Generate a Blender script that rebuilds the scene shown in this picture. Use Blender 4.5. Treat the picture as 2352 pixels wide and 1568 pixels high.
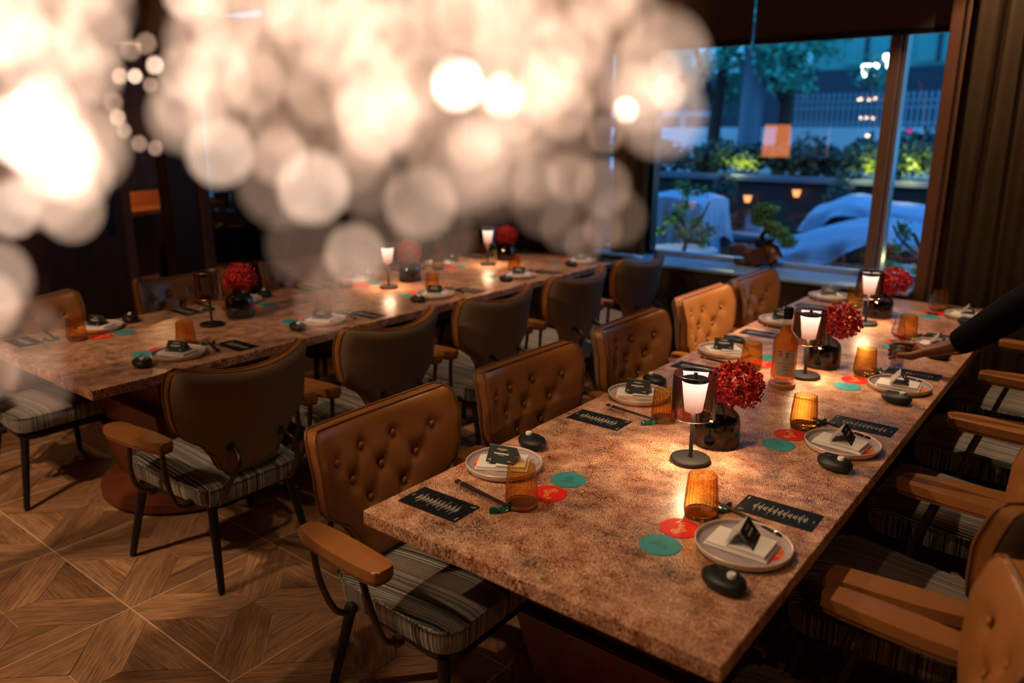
import bpy, bmesh, math, random
from mathutils import Vector, Matrix, Euler, noise
PI = math.pi
R = math.radians
random.seed(7)
for o in list(bpy.data.objects):
    bpy.data.objects.remove(o)
sc = bpy.context.scene
C = sc.collection

# ------------------------------------------------------------------ camera
cam_d = bpy.data.cameras.new('camera')
cam = bpy.data.objects.new('camera', cam_d)
C.objects.link(cam)
yaw, pitch, roll = R(-38.217), R(15.185), R(0.1)
fw = Vector((math.sin(yaw) * math.cos(pitch), math.cos(yaw) * math.cos(pitch), -math.sin(pitch)))
rt = Vector((math.cos(yaw), -math.sin(yaw), 0))
up = rt.cross(fw)
r2 = rt * math.cos(roll) + up * math.sin(roll)
u2 = up * math.cos(roll) - rt * math.sin(roll)
CAM = Vector((0, 0, 1.75))
M = Matrix((r2, u2, -fw)).transposed().to_4x4()
M.translation = CAM
cam.matrix_world = M
cam_d.sensor_width = 36
cam_d.lens = 27.45
cam_d.clip_start = 0.01
cam_d.clip_end = 200
cam_d.dof.use_dof = True
cam_d.dof.focus_distance = 2.55
cam_d.dof.aperture_fstop = 1.37
sc.camera = cam

# ------------------------------------------------------------------ view, sampling
sc.view_settings.view_transform = 'Standard'
sc.view_settings.look = 'None'
sc.view_settings.gamma = 1
sc.view_settings.use_curve_mapping = False
sc.view_settings.exposure = 0.0
cy = sc.cycles
cy.use_denoising = True
cy.denoiser = 'OPENIMAGEDENOISE'
cy.use_adaptive_sampling = False
cy.max_bounces = 10
cy.diffuse_bounces = 3
cy.glossy_bounces = 4
cy.transmission_bounces = 8
cy.transparent_max_bounces = 24
cy.sample_clamp_indirect = 4
cy.caustics_reflective = False
cy.caustics_refractive = False

# ------------------------------------------------------------------ dusk sky
w = bpy.data.worlds.new('dusk_sky')
sc.world = w
w.use_nodes = True
nt = w.node_tree
nt.nodes.clear()
wo = nt.nodes.new('ShaderNodeOutputWorld')
bg = nt.nodes.new('ShaderNodeBackground')
tc = nt.nodes.new('ShaderNodeTexCoord')
sx = nt.nodes.new('ShaderNodeSeparateXYZ')
rp = nt.nodes.new('ShaderNodeValToRGB')
rp.color_ramp.elements[0].position = 0.0
rp.color_ramp.elements[0].color = (0.10, 0.36, 0.62, 1)
rp.color_ramp.elements[1].position = 0.7
rp.color_ramp.elements[1].color = (0.05, 0.20, 0.50, 1)
nt.links.new(tc.outputs['Generated'], sx.inputs[0])
nt.links.new(sx.outputs[2], rp.inputs[0])
nt.links.new(rp.outputs[0], bg.inputs[0])
bg.inputs[1].default_value = 3.7
nt.links.new(bg.outputs[0], wo.inputs[0])


# ------------------------------------------------------------------ ceiling downlights (the room's recessed spots, plus one added fill)
def spot_light(x, y, z, tx, ty, tz, watts, deg, col, size=0.03, blend=0.35):
    d = bpy.data.lights.new('downlight_lamp', 'SPOT')
    d.energy = watts
    d.spot_size = R(deg)
    d.spot_blend = blend
    d.color = col
    d.shadow_soft_size = size
    o = bpy.data.objects.new('downlight_lamp', d)
    C.objects.link(o)
    o.location = (x, y, z)
    o.rotation_euler = (Vector((tx, ty, tz)) - Vector((x, y, z))).to_track_quat('-Z', 'Y').to_euler()
    return o


WARM = (1.0, 0.66, 0.38)
CEIL = 3.05
SPOTS = [
    # x, y, target x, y, z, watts, degrees
    (-3.3, -0.7, -3.1, 1.6, 0.3, 110, 80),
    (-3.2, -0.5, -2.4, 0.9, 0.0, 210, 86),
    (-1.9, 0.9, -0.3, 1.6, 0.45, 110, 60),
    (-1.9, 2.6, -0.3, 2.9, 0.5, 80, 60),
    (-0.9, 4.0, -0.95, 4.02, 0.75, 160, 58),
    (-0.6, 3.5, -1.80, 3.85, 0.68, 520, 17),
    (-3.5, 4.3, -3.45, 4.3, 0.75, 130, 50),
    (-3.6, 3.0, -3.4, 3.2, 0.75, 22, 56),
    (-2.2, 4.2, -2.7, 4.1, 0.5, 40, 42),
    (-0.9, 0.3, -1.0, 1.3, 0.75, 36, 62),
    (-5.2, 1.5, -5.0, 2.4, 0.7, 22, 90),
    (-1.6, 1.9, -2.2, 2.5, 0.0, 40, 60),
    (-2.1, 4.7, -2.06, 5.5, 1.05, 22, 11),
    (0.9, -0.6, -0.2, 1.5, 0.4, 18, 66),  # added wide fill behind the camera, brightens the nearest seats
    (-3.0, 2.4, -2.6, 3.6, 0.9, 34, 60),
    (-0.3, 4.5, -0.65, 5.38, 1.7, 70, 66),
]
for s in SPOTS:
    spot_light(s[0], s[1], CEIL - 0.06, s[2], s[3], s[4], s[5] * 0.84, s[6], WARM)


# ------------------------------------------------------------------ materials
def mat(name):
    m = bpy.data.materials.new(name)
    m.use_nodes = True
    m.node_tree.nodes.clear()
    return m, m.node_tree


def N(t, typ, **kw):
    n = t.nodes.new(typ)
    for k, v in kw.items():
        setattr(n, k, v)
    return n


def lk(t, a, b):
    t.links.new(a, b)


def out(t, sh):
    o = N(t, 'ShaderNodeOutputMaterial')
    lk(t, sh, o.inputs[0])
    return o


def prin(t, col=None, rough=0.5, metal=0.0, **kw):
    p = N(t, 'ShaderNodeBsdfPrincipled')
    if col:
        p.inputs['Base Color'].default_value = (*col, 1)
    p.inputs['Roughness'].default_value = rough
    p.inputs['Metallic'].default_value = metal
    for k, v in kw.items():
        p.inputs[k.replace('_', ' ')].default_value = v
    return p


def ramp(t, fac, stops, interp='LINEAR'):
    r = N(t, 'ShaderNodeValToRGB')
    cr = r.color_ramp
    cr.interpolation = interp
    while len(cr.elements) < len(stops):
        cr.elements.new(0.5)
    for e, (p, c) in zip(cr.elements, stops):
        e.position = p
        e.color = (*c, 1)
    lk(t, fac, r.inputs[0])
    return r.outputs[0]


def coords(t, kind='Object', scale=(1, 1, 1)):
    c = N(t, 'ShaderNodeTexCoord')
    m = N(t, 'ShaderNodeMapping')
    m.inputs['Scale'].default_value = scale
    lk(t, c.outputs[kind], m.inputs[0])
    return m.outputs[0]


def nz(t, vec, scale, detail=2, rough=0.5, dist=0):
    n = N(t, 'ShaderNodeTexNoise')
    n.inputs['Scale'].default_value = scale
    n.inputs['Detail'].default_value = detail
    n.inputs['Roughness'].default_value = rough
    n.inputs['Distortion'].default_value = dist
    if vec:
        lk(t, vec, n.inputs['Vector'])
    return n.outputs[0]


def math_(t, op, a, b=None):
    n = N(t, 'ShaderNodeMath', operation=op)
    for i, v in enumerate((a, b)):
        if v is None:
            continue
        if isinstance(v, (int, float)):
            n.inputs[i].default_value = v
        else:
            lk(t, v, n.inputs[i])
    return n.outputs[0]


def mixc(t, f, a, b, mode='MIX'):
    n = N(t, 'ShaderNodeMix', data_type='RGBA', blend_type=mode)
    for i, v in ((0, f), (6, a), (7, b)):
        if isinstance(v, (int, float)):
            n.inputs[i].default_value = v
        elif isinstance(v, tuple):
            n.inputs[i].default_value = (*v, 1)
        else:
            lk(t, v, n.inputs[i])
    return n.outputs[2]


def bump(t, h, strength, dist, p):
    b = N(t, 'ShaderNodeBump')
    b.inputs['Strength'].default_value = strength
    b.inputs['Distance'].default_value = dist
    lk(t, h, b.inputs['Height'])
    lk(t, b.outputs[0], p.inputs['Normal'])


def simple(name, col, rough=0.5, metal=0.0, var=0.0, scale=20, bmp=0.0, bscale=300, **kw):
    m, t = mat(name)
    p = prin(t, col, rough, metal, **kw)
    v = coords(t)
    if var:
        f = nz(t, v, scale, 3)
        c = mixc(t, f, tuple(max(0, x * (1 - var)) for x in col), tuple(min(1, x * (1 + var)) for x in col))
        lk(t, c, p.inputs['Base Color'])
    if bmp:
        bump(t, nz(t, v, bscale, 2), bmp, 0.002, p)
    out(t, p.outputs[0])
    return m


def wood(name, dark, light, rough=0.35, scale=(1.2, 22, 22), uv=False, coat=0.0, bmp=0.15, tone=False):
    m, t = mat(name)
    v = coords(t, 'UV' if uv else 'Object', scale)
    a = nz(t, v, 1.0, 5, 0.65, 0.7)
    w2 = nz(t, coords(t, 'UV' if uv else 'Object', (scale[0] * .5, scale[1] * .25, scale[2] * .25)), 1.0, 2)
    c = ramp(t, a, [(0.3, dark), (0.5, tuple((x + y) / 2 for x, y in zip(dark, light))), (0.72, light)])
    c = mixc(t, 0.55, c, ramp(t, w2, [(0.3, tuple(x * 0.55 for x in light)), (0.7, tuple(min(1, x * 1.35) for x in light))]), 'MIX')
    if tone:
        fine = nz(t, coords(t, 'UV', (9, 150, 1)), 1.0, 4, 0.6, 0.4)
        c = mixc(t, math_(t, 'MULTIPLY', ramp(t, fine, [(0.38, (1, 1, 1)), (0.56, (0, 0, 0))]), 0.55), c, tuple(x * 0.8 for x in dark))
        uvt = N(t, 'ShaderNodeUVMap', uv_map='tone')
        sp = N(t, 'ShaderNodeSeparateXYZ')
        lk(t, uvt.outputs[0], sp.inputs[0])
        c = mixc(t, 1.0, c, ramp(t, sp.outputs[0], [(0.0, (0.66, 0.62, 0.58)), (1.0, (1.15, 1.12, 1.1))]), 'MULTIPLY')
    p = prin(t, None, rough)
    p.inputs['Coat Weight'].default_value = coat
    lk(t, c, p.inputs['Base Color'])
    bump(t, a, bmp, 0.002, p)
    out(t, p.outputs[0])
    return m


def emit(name, col, s):
    m, t = mat(name)
    e = N(t, 'ShaderNodeEmission')
    e.inputs[0].default_value = (*col, 1)
    e.inputs[1].default_value = s
    out(t, e.outputs[0])
    return m


def glassy(name, tint, refl=1.0, base=0.04, rough=0.0, edge=None):
    """thin glass: tinted see-through wall with a fresnel reflection"""
    m, t = mat(name)
    tr = N(t, 'ShaderNodeBsdfTransparent')
    tr.inputs[0].default_value = (*tint, 1)
    if edge:
        lf = N(t, 'ShaderNodeLayerWeight')
        lf.inputs[0].default_value = 0.5
        lk(t, mixc(t, math_(t, 'POWER', lf.outputs['Facing'], 2.2), tint, edge), tr.inputs[0])
    g = N(t, 'ShaderNodeBsdfGlossy')
    g.inputs['Roughness'].default_value = rough
    lw = N(t, 'ShaderNodeLayerWeight')
    lw.inputs[0].default_value = 0.5
    f = math_(t, 'POWER', lw.outputs['Facing'], 4.5)
    f = math_(t, 'MULTIPLY', math_(t, 'ADD', math_(t, 'MULTIPLY', f, .92), .04), refl)
    f = math_(t, 'ADD', f, base)
    mx = N(t, 'ShaderNodeMixShader')
    lk(t, f, mx.inputs[0])
    lk(t, tr.outputs[0], mx.inputs[1])
    lk(t, g.outputs[0], mx.inputs[2])
    out(t, mx.outputs[0])
    return m


MT = {}
MT['leather'] = simple('tan_leather', (0.30, 0.115, 0.030), 0.36, var=0.18, scale=9, bmp=0.12, bscale=420)
MT['leather_pipe'] = simple('tan_leather_piping', (0.20, 0.075, 0.02), 0.4)
MT['shell'] = simple('taupe_fabric', (0.20, 0.13, 0.075), 0.8, var=0.2, scale=260, bmp=0.35, bscale=500)
MT['bronze'] = simple('dark_bronze_metal', (0.085, 0.050, 0.028), 0.35, 0.75)
MT['blackmetal'] = simple('black_powder_coated_metal', (0.010, 0.009, 0.009), 0.45, 0.2)
MT['rubber'] = simple('black_rubber', (0.012, 0.012, 0.012), 0.6)
MT['darkwood'] = wood('dark_walnut_panelling', (0.030, 0.012, 0.007), (0.085, 0.036, 0.020), 0.5, (30, 30, 1.4))
MT['redwood'] = wood('reddish_mahogany', (0.085, 0.020, 0.008), (0.17, 0.045, 0.017), 0.38, (14, 14, 1.2))
MT['plank'] = wood('oak_look_floor_plank', (0.085, 0.040, 0.020), (0.62, 0.345, 0.185), 0.40, (3.0, 30, 1), uv=True, bmp=0.3, tone=True)
MT['grout'] = simple('pale_grout', (0.85, 0.55, 0.32), 0.6, var=0.1)
MT['plaster'] = simple('dark_brown_plaster', (0.06, 0.035, 0.022), 0.8, var=0.1)
MT['jamb'] = simple('brown_window_jamb', (0.20, 0.085, 0.05), 0.55, var=0.12, scale=3)
MT['sill'] = simple('sky_tinted_white_sill', (0.34, 0.48, 0.66), 0.35, var=0.05)  # white paint with the blue skylight mixed into its colour
MT['steel'] = simple('brushed_steel', (0.45, 0.45, 0.50), 0.3, 0.9)
MT['mullion'] = simple('brown_mullion', (0.24, 0.13, 0.08), 0.5)
MT['blind'] = simple('dark_roller_blind', (0.13, 0.095, 0.085), 0.85, bmp=0.2, bscale=700)
MT['blackplastic'] = simple('black_bakelite', (0.012, 0.012, 0.013), 0.35)
MT['pebble'] = simple('matte_black_ceramic', (0.008, 0.010, 0.010), 0.5, var=0.2, scale=60)
MT['white'] = simple('white_porcelain', (0.78, 0.70, 0.64), 0.3)
MT['tablet'] = simple('white_tablet', (0.75, 0.72, 0.66), 0.7)
MT['napkin'] = simple('white_linen', (0.74, 0.68, 0.64), 0.85, bmp=0.25, bscale=900)
MT['plate'] = simple('cream_stoneware', (0.66, 0.54, 0.42), 0.28, var=0.06, scale=30)
MT['glaze'] = simple('window_tinted_glaze', (0.42, 0.34, 0.36), 0.16)  # violet grey stands in for the window's reflection in the glaze
MT['card'] = simple('black_card', (0.006, 0.008, 0.009), 0.5, Specular_IOR_Level=0.25)
MT['cardwhite'] = simple('white_card', (0.42, 0.38, 0.36), 0.7)
MT['ink'] = simple('cream_ink', (0.55, 0.50, 0.42), 0.6)
MT['inkdark'] = simple('dark_teal_ink', (0.02, 0.08, 0.09), 0.6)
MT['inkgold'] = simple('gold_ink', (0.85, 0.42, 0.12), 0.5)
MT['red'] = simple('red_card', (0.80, 0.022, 0.014), 0.65, Specular_IOR_Level=0.25)
MT['teal'] = simple('teal_card', (0.045, 0.30, 0.31), 0.65, Specular_IOR_Level=0.25)
MT['jade'] = simple('dark_jade_ceramic', (0.006, 0.075, 0.055), 0.22)
MT['chop'] = simple('dark_wood_chopstick', (0.018, 0.006, 0.005), 0.5, Specular_IOR_Level=0.3, var=0.4, scale=80)
MT['amber'] = glassy('amber_glass', (1.0, 0.83, 0.50), 1.2, 0.03, 0.03, (0.62, 0.30, 0.06))
MT['clear'] = glassy('clear_glass', (0.97, 0.97, 0.97), 1.2, 0.03, 0.0, (0.6, 0.6, 0.62))
MT['smoke'] = glassy('smoked_mirror_glass', (0.70, 0.60, 0.57), 1.2, 0.15)
MT['vase'] = glassy('smoked_green_glass', (0.72, 0.73, 0.70), 1.2, 0.05, 0.0, (0.25, 0.26, 0.25))
MT['pane'] = glassy('window_pane_glass', (0.96, 0.98, 1.0), 1.0, 0.035)
MT['partition'] = glassy('partition_glass', (0.6, 0.6, 0.6), 1.0, 0.05)
MT['brass'] = simple('aged_brass', (0.55, 0.30, 0.11), 0.28, 1.0)
MT['cork'] = simple('pale_wooden_coaster', (0.42, 0.22, 0.10), 0.6, var=0.15)
MT['label'] = simple('cream_paper_label', (0.62, 0.50, 0.42), 0.7)
MT['redink'] = simple('red_emblem', (0.45, 0.04, 0.03), 0.6)
MT['skin'] = simple('deep_brown_skin', (0.20, 0.065, 0.028), 0.45, var=0.2, scale=40, bmp=0.1, bscale=400)
MT['cloth'] = simple('black_jersey', (0.004, 0.004, 0.005), 0.9, Specular_IOR_Level=0.1)
MT['trouser'] = simple('black_wool', (0.008, 0.008, 0.010), 0.9)
MT['hair'] = simple('black_hair', (0.006, 0.005, 0.004), 0.5)
MT['stem'] = simple('dark_stem', (0.012, 0.02, 0.012), 0.5)
MT['bark'] = simple('dark_bark', (0.030, 0.022, 0.018), 0.9, var=0.4, scale=14, bmp=0.6, bscale=40)
MT['driftwood'] = simple('polished_root_wood', (0.11, 0.032, 0.012), 0.35, var=0.5, scale=12, bmp=0.4, bscale=30)
MT['bonsaileaf'] = simple('bonsai_foliage', (0.10, 0.26, 0.08), 0.7, var=0.5, scale=30)
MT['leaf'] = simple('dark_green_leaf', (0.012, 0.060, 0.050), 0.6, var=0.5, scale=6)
MT['leaflit'] = simple('lamplit_leaf', (0.30, 0.42, 0.06), 0.55, var=0.3, scale=10)  # lit copy of the hedge leaf, yellow lamplight put into its colour
MT['canopy'] = simple('tree_leaf', (0.03, 0.32, 0.24), 0.7, var=0.5, scale=2)
MT['tarp'] = simple('pale_blue_grey_cover', (0.26, 0.40, 0.55), 0.6, var=0.12, scale=2)
MT['terrace'] = simple('dark_terrace_paving', (0.035, 0.045, 0.055), 0.6, var=0.2, scale=3)
MT['planter'] = simple('dark_planter_wall', (0.014, 0.018, 0.024), 0.7, var=0.2, scale=2)
MT['coping'] = simple('grey_coping', (0.12, 0.16, 0.21), 0.6)
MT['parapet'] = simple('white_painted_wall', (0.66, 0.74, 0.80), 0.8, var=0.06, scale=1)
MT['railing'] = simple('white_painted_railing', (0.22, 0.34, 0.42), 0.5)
MT['facade'] = simple('teal_grey_facade', (0.05, 0.30, 0.29), 0.8, var=0.3, scale=0.6)
MT['facadedark'] = simple('dark_ground_floor_wall', (0.012, 0.035, 0.060), 0.8)
MT['facadewin'] = simple('pale_blue_shopfront', (0.35, 0.72, 0.78), 0.4, var=0.15, scale=1)
MT['column'] = simple('blue_grey_column', (0.085, 0.13, 0.20), 0.5)
MT['yellowwood'] = simple('ochre_bench_panel', (0.22, 0.15, 0.04), 0.6)
MT['pot'] = simple('white_pot', (0.55, 0.62, 0.68), 0.6)
MT['carpetblue'] = simple('dark_blue_tile', (0.02, 0.06, 0.12), 0.3)


def seat_stripe():
    m, t = mat('striped_velvet')
    c = N(t, 'ShaderNodeTexCoord')
    s = N(t, 'ShaderNodeSeparateXYZ')
    lk(t, c.outputs['Object'], s.inputs[0])
    n = N(t, 'ShaderNodeSeparateXYZ')
    lk(t, c.outputs['Normal'], n.inputs[0])
    side = math_(t, 'GREATER_THAN', math_(t, 'ABSOLUTE', n.outputs[1]), 0.72)
    mx = N(t, 'ShaderNodeMix', data_type='FLOAT')
    lk(t, side, mx.inputs[0])
    lk(t, s.outputs[1], mx.inputs[2])
    lk(t, s.outputs[0], mx.inputs[3])
    w1 = N(t, 'ShaderNodeTexNoise', noise_dimensions='1D')
    w1.inputs['Scale'].default_value = 62
    w1.inputs['Detail'].default_value = 2
    w1.inputs['Roughness'].default_value = 0.6
    lk(t, mx.outputs[0], w1.inputs['W'])
    K, W_, T_, B_, G_ = (0.005, 0.009, 0.014), (0.56, 0.50, 0.40), (0.045, 0.13, 0.17), (0.30, 0.15, 0.08), (0.20, 0.20, 0.19)
    col = ramp(t, w1.outputs[0], [(0, K), (0.34, T_), (0.375, K), (0.41, G_), (0.435, K), (0.46, W_), (0.485, B_), (0.505, K), (0.53, T_), (0.555, W_), (0.575, K), (0.61, B_), (0.64, G_), (0.68, K)], 'CONSTANT')
    p = prin(t, None, 0.85)
    p.inputs['Sheen Weight'].default_value = 0.15
    lk(t, col, p.inputs['Base Color'])
    bump(t, nz(t, coords(t), 600, 2), 0.25, 0.002, p)
    out(t, p.outputs[0])
    return m


MT['seat'] = seat_stripe()


def table_pattern():
    m, t = mat('squiggle_patterned_tabletop')
    v = coords(t)
    # packs of short parallel worms: every small cell gets its own direction, the lines wiggle and break
    wn = N(t, 'ShaderNodeTexNoise')
    wn.inputs['Scale'].default_value = 105
    wn.inputs['Detail'].default_value = 1
    lk(t, v, wn.inputs['Vector'])
    wv = N(t, 'ShaderNodeVectorMath', operation='MULTIPLY_ADD')
    lk(t, wn.outputs['Color'], wv.inputs[0])
    wv.inputs[1].default_value = (.009, .009, .009)
    lk(t, v, wv.inputs[2])
    vo = N(t, 'ShaderNodeTexVoronoi')
    vo.inputs['Scale'].default_value = 88
    lk(t, wv.outputs[0], vo.inputs['Vector'])
    cd = N(t, 'ShaderNodeVectorMath', operation='SUBTRACT')
    lk(t, vo.outputs['Color'], cd.inputs[0])
    cd.inputs[1].default_value = (.5, .5, .5)
    fl_ = N(t, 'ShaderNodeVectorMath', operation='MULTIPLY')
    lk(t, cd.outputs[0], fl_.inputs[0])
    fl_.inputs[1].default_value = (1, 1, .3)
    nm = N(t, 'ShaderNodeVectorMath', operation='NORMALIZE')
    lk(t, fl_.outputs[0], nm.inputs[0])
    dt = N(t, 'ShaderNodeVectorMath', operation='DOT_PRODUCT')
    lk(t, nm.outputs[0], dt.inputs[0])
    lk(t, wv.outputs[0], dt.inputs[1])
    ph = math_(t, 'MULTIPLY', dt.outputs['Value'], 2 * PI / .0047)
    sn = math_(t, 'SINE', ph)
    gap = nz(t, v, 120, 1)
    thr = math_(t, 'ADD', math_(t, 'MULTIPLY', gap, -2.4), 1.0)
    big = nz(t, v, 22, 2)
    thr = math_(t, 'ADD', thr, math_(t, 'MULTIPLY', math_(t, 'SUBTRACT', big, 0.5), 3.2))
    line = math_(t, 'MULTIPLY', math_(t, 'SUBTRACT', sn, thr), 6.0)
    lc = N(t, 'ShaderNodeClamp')
    lk(t, line, lc.inputs[0])
    linecol = ramp(t, nz(t, v, 7, 3), [(0.33, (0.018, 0.010, 0.009)), (0.43, (0.11, 0.020, 0.005)), (0.62, (0.20, 0.036, 0.008))])
    base = ramp(t, nz(t, v, 14, 3), [(0.3, (0.60, 0.32, 0.19)), (0.7, (0.95, 0.60, 0.40))])
    col = mixc(t, lc.outputs[0], base, linecol)
    p = prin(t, None, 0.33)
    p.inputs['Specular IOR Level'].default_value = 0.5
    lk(t, col, p.inputs['Base Color'])
    out(t, p.outputs[0])
    return m


MT['table'] = table_pattern()


def curtain_mat(name, a, b):
    m, t = mat(name)
    c = N(t, 'ShaderNodeTexCoord')
    s = N(t, 'ShaderNodeSeparateXYZ')
    lk(t, c.outputs['Object'], s.inputs[0])
    z = math_(t, 'FRACT', math_(t, 'MULTIPLY', s.outputs[2], 110))
    z = math_(t, 'GREATER_THAN', z, 0.5)
    col = mixc(t, z, a, b)
    p = prin(t, None, 0.8)
    lk(t, col, p.inputs['Base Color'])
    out(t, p.outputs[0])
    return m


MT['curtain'] = curtain_mat('ribbed_bronze_curtain', (0.26, 0.17, 0.09), (0.075, 0.047, 0.026))
MT['curtain2'] = curtain_mat('brown_curtain', (0.11, 0.055, 0.025), (0.06, 0.03, 0.015))


def petal_mat():
    m, t = mat('crimson_petal')
    f = nz(t, coords(t), 90, 2)
    col = ramp(t, f, [(0.3, (0.30, 0.006, 0.008)), (0.7, (0.85, 0.035, 0.030))])
    p = prin(t, None, 0.55)
    lk(t, col, p.inputs['Base Color'])
    out(t, p.outputs[0])
    return m


MT['petal'] = petal_mat()


def paint_mat():
    m, t = mat('coloured_print')
    f = nz(t, coords(t), 16, 1, 0.5, 1.2)
    col = ramp(t, f, [(0.0, (0.75, 0.03, 0.02)), (0.46, (0.80, 0.16, 0.02)), (0.52, (0.85, 0.45, 0.05)), (0.57, (0.10, 0.32, 0.10)), (0.62, (0.80, 0.10, 0.02))], 'CONSTANT')
    p = prin(t, None, 0.5)
    lk(t, col, p.inputs['Base Color'])
    out(t, p.outputs[0])
    return m


MT['print'] = paint_mat()


def lamp_glow():
    m, t = mat('lit_frosted_glass')
    c = N(t, 'ShaderNodeTexCoord')
    s = N(t, 'ShaderNodeSeparateXYZ')
    lk(t, c.outputs['Generated'], s.inputs[0])
    col = ramp(t, s.outputs[2], [(0.0, (1.0, 0.52, 0.36)), (0.5, (1.0, 0.72, 0.56)), (1.0, (1.0, 0.86, 0.72))])
    st = math_(t, 'ADD', math_(t, 'MULTIPLY', s.outputs[2], 4.5), 1.5)
    e = N(t, 'ShaderNodeEmission')
    lk(t, col, e.inputs[0])
    lk(t, st, e.inputs[1])
    out(t, e.outputs[0])
    return m


MT['glow'] = lamp_glow()
MT['frost_off'] = simple('unlit_frosted_glass', (0.4, 0.36, 0.33), 0.5)

# ------------------------------------------------------------------ mesh helpers
def bm_new():
    return bmesh.new()


def box(bm, x0, x1, y0, y1, z0, z1, bev=0.0, mx=None):
    r = bmesh.ops.create_cube(bm, size=1)
    vs = r['verts']
    for v in vs:
        v.co = Vector(((x0 + x1) / 2 + v.co.x * (x1 - x0), (y0 + y1) / 2 + v.co.y * (y1 - y0), (z0 + z1) / 2 + v.co.z * (z1 - z0)))
    if mx:
        for v in vs:
            v.co = mx @ v.co
    if bev:
        es = list({e for v in vs for e in v.link_edges})
        bmesh.ops.bevel(bm, geom=es, offset=bev, segments=2, affect='EDGES', profile=0.6)


def prism(bm, pts, z0, z1, bev=0.0, mx=None):
    a = [bm.verts.new((x, y, z0)) for x, y in pts]
    b = [bm.verts.new((x, y, z1)) for x, y in pts]
    n = len(pts)
    bm.faces.new(a[::-1])
    bm.faces.new(b)
    for i in range(n):
        bm.faces.new((a[i], a[(i + 1) % n], b[(i + 1) % n], b[i]))
    if bev:
        es = list({e for v in b for e in v.link_edges if e.other_vert(v) in b})
        bmesh.ops.bevel(bm, geom=es, offset=bev, segments=2, affect='EDGES', profile=0.6)
    if mx:
        for v in bm.verts:
            if v.tag is False:
                pass


def lathe(bm, prof, n=24, cx=0, cy=0, flute=None, ax=1.0, ay=1.0, cap=(True, True)):
    """profile (r, z); flute(z, angle) -> radius factor"""
    rings = []
    for r, z in prof:
        ring = []
        for i in range(n):
            a = 2 * PI * i / n
            k = flute(z, a) if flute else 1
            ring.append(bm.verts.new((cx + r * k * ax * math.cos(a), cy + r * k * ay * math.sin(a), z)))
        rings.append(ring)
    for a, b in zip(rings, rings[1:]):
        for i in range(n):
            bm.faces.new((a[i], a[(i + 1) % n], b[(i + 1) % n], b[i]))
    if cap[0]:
        bm.faces.new(rings[0][::-1])
    if cap[1]:
        bm.faces.new(rings[-1])
    return rings


def tube(bm, pts, r, n=8, r1=None, cap=True, smooth_pts=0, closed=False):
    pts = [Vector(p) for p in pts]
    for _ in range(smooth_pts):
        q = []
        m = len(pts)
        rng = range(m) if closed else range(m - 1)
        if not closed:
            q.append(pts[0])
        for i in rng:
            a, b = pts[i], pts[(i + 1) % m]
            q += [a.lerp(b, .25), a.lerp(b, .75)]
        if not closed:
            q.append(pts[-1])
        pts = q
    m = len(pts)
    rings = []
    prev = None
    for i, p in enumerate(pts):
        if closed:
            d = (pts[(i + 1) % m] - pts[i - 1]).normalized()
        else:
            d = (pts[min(i + 1, m - 1)] - pts[max(i - 1, 0)]).normalized()
        if prev is None:
            ref = Vector((0, 0, 1)) if abs(d.z) < .9 else Vector((1, 0, 0))
            s = d.cross(ref).normalized()
        else:
            s = (prev - d * prev.dot(d)).normalized()
        prev = s
        u = d.cross(s)
        rr = r if r1 is None else r + (r1 - r) * i / (m - 1)
        rings.append([bm.verts.new(p + (s * math.cos(2 * PI * k / n) + u * math.sin(2 * PI * k / n)) * rr) for k in range(n)])
    prs = list(zip(rings, rings[1:]))
    if closed:
        prs.append((rings[-1], rings[0]))
    for a, b in prs:
        for k in range(n):
            bm.faces.new((a[k], a[(k + 1) % n], b[(k + 1) % n], b[k]))
    if cap and not closed:
        bm.faces.new(rings[0][::-1])
        bm.faces.new(rings[-1])


def mesh_of(name, bm, m, smooth=True):
    me = bpy.data.meshes.new(name)
    bmesh.ops.recalc_face_normals(bm, faces=bm.faces)
    bm.to_mesh(me)
    bm.free()
    for mm in (m if isinstance(m, (list, tuple)) else [m]):
        me.materials.append(mm)
    if smooth:
        me.polygons.foreach_set('use_smooth', [True] * len(me.polygons))
        try:
            me.set_sharp_from_angle(angle=R(38))
        except Exception:
            pass
    return me


def obj(name, bm, m, parent=None, smooth=True, loc=None, rot=None):
    o = bpy.data.objects.new(name, mesh_of(name, bm, m, smooth))
    C.objects.link(o)
    if loc:
        o.location = loc
    if rot:
        o.rotation_euler = rot
    if parent:
        o.parent = parent
    return o


def inst(name, me, parent=None, loc=None, rot=None):
    o = bpy.data.objects.new(name, me)
    C.objects.link(o)
    if loc:
        o.location = loc
    if rot:
        o.rotation_euler = rot
    if parent:
        o.parent = parent
    return o


def tag(o, label, cat, group=None):
    o['label'] = label
    o['category'] = cat
    if group:
        o['group'] = group
    return o


def thing(name, label, cat, loc=(0, 0, 0), rz=0.0, group=None):
    o = bpy.data.objects.new(name, None)
    o.empty_display_size = 0.05
    C.objects.link(o)
    o.location = loc
    o.rotation_euler = (0, 0, rz)
    return tag(o, label, cat, group)


def struct(name, bm, m, parent=None, smooth=False):
    o = obj(name, bm, m, parent, smooth)
    if parent is None:
        o['kind'] = 'structure'
    return o


def children(o):
    return [c for c in bpy.data.objects if c.parent == o]


def dup(root, loc, rz, label, group=None, kids=None):
    r = root.copy()
    C.objects.link(r)
    r.location = loc
    r.rotation_euler = (0, 0, rz)
    r['label'] = label
    if group:
        r['group'] = group
    for ch, gr in (kids or tree(root)):
        c = ch.copy()
        C.objects.link(c)
        c.parent = r
        for g in gr:
            d = g.copy()
            C.objects.link(d)
            d.parent = c
    return r


def tree(root):
    allo = list(bpy.data.objects)
    return [(c, [g for g in allo if g.parent == c]) for c in allo if c.parent == root]


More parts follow.
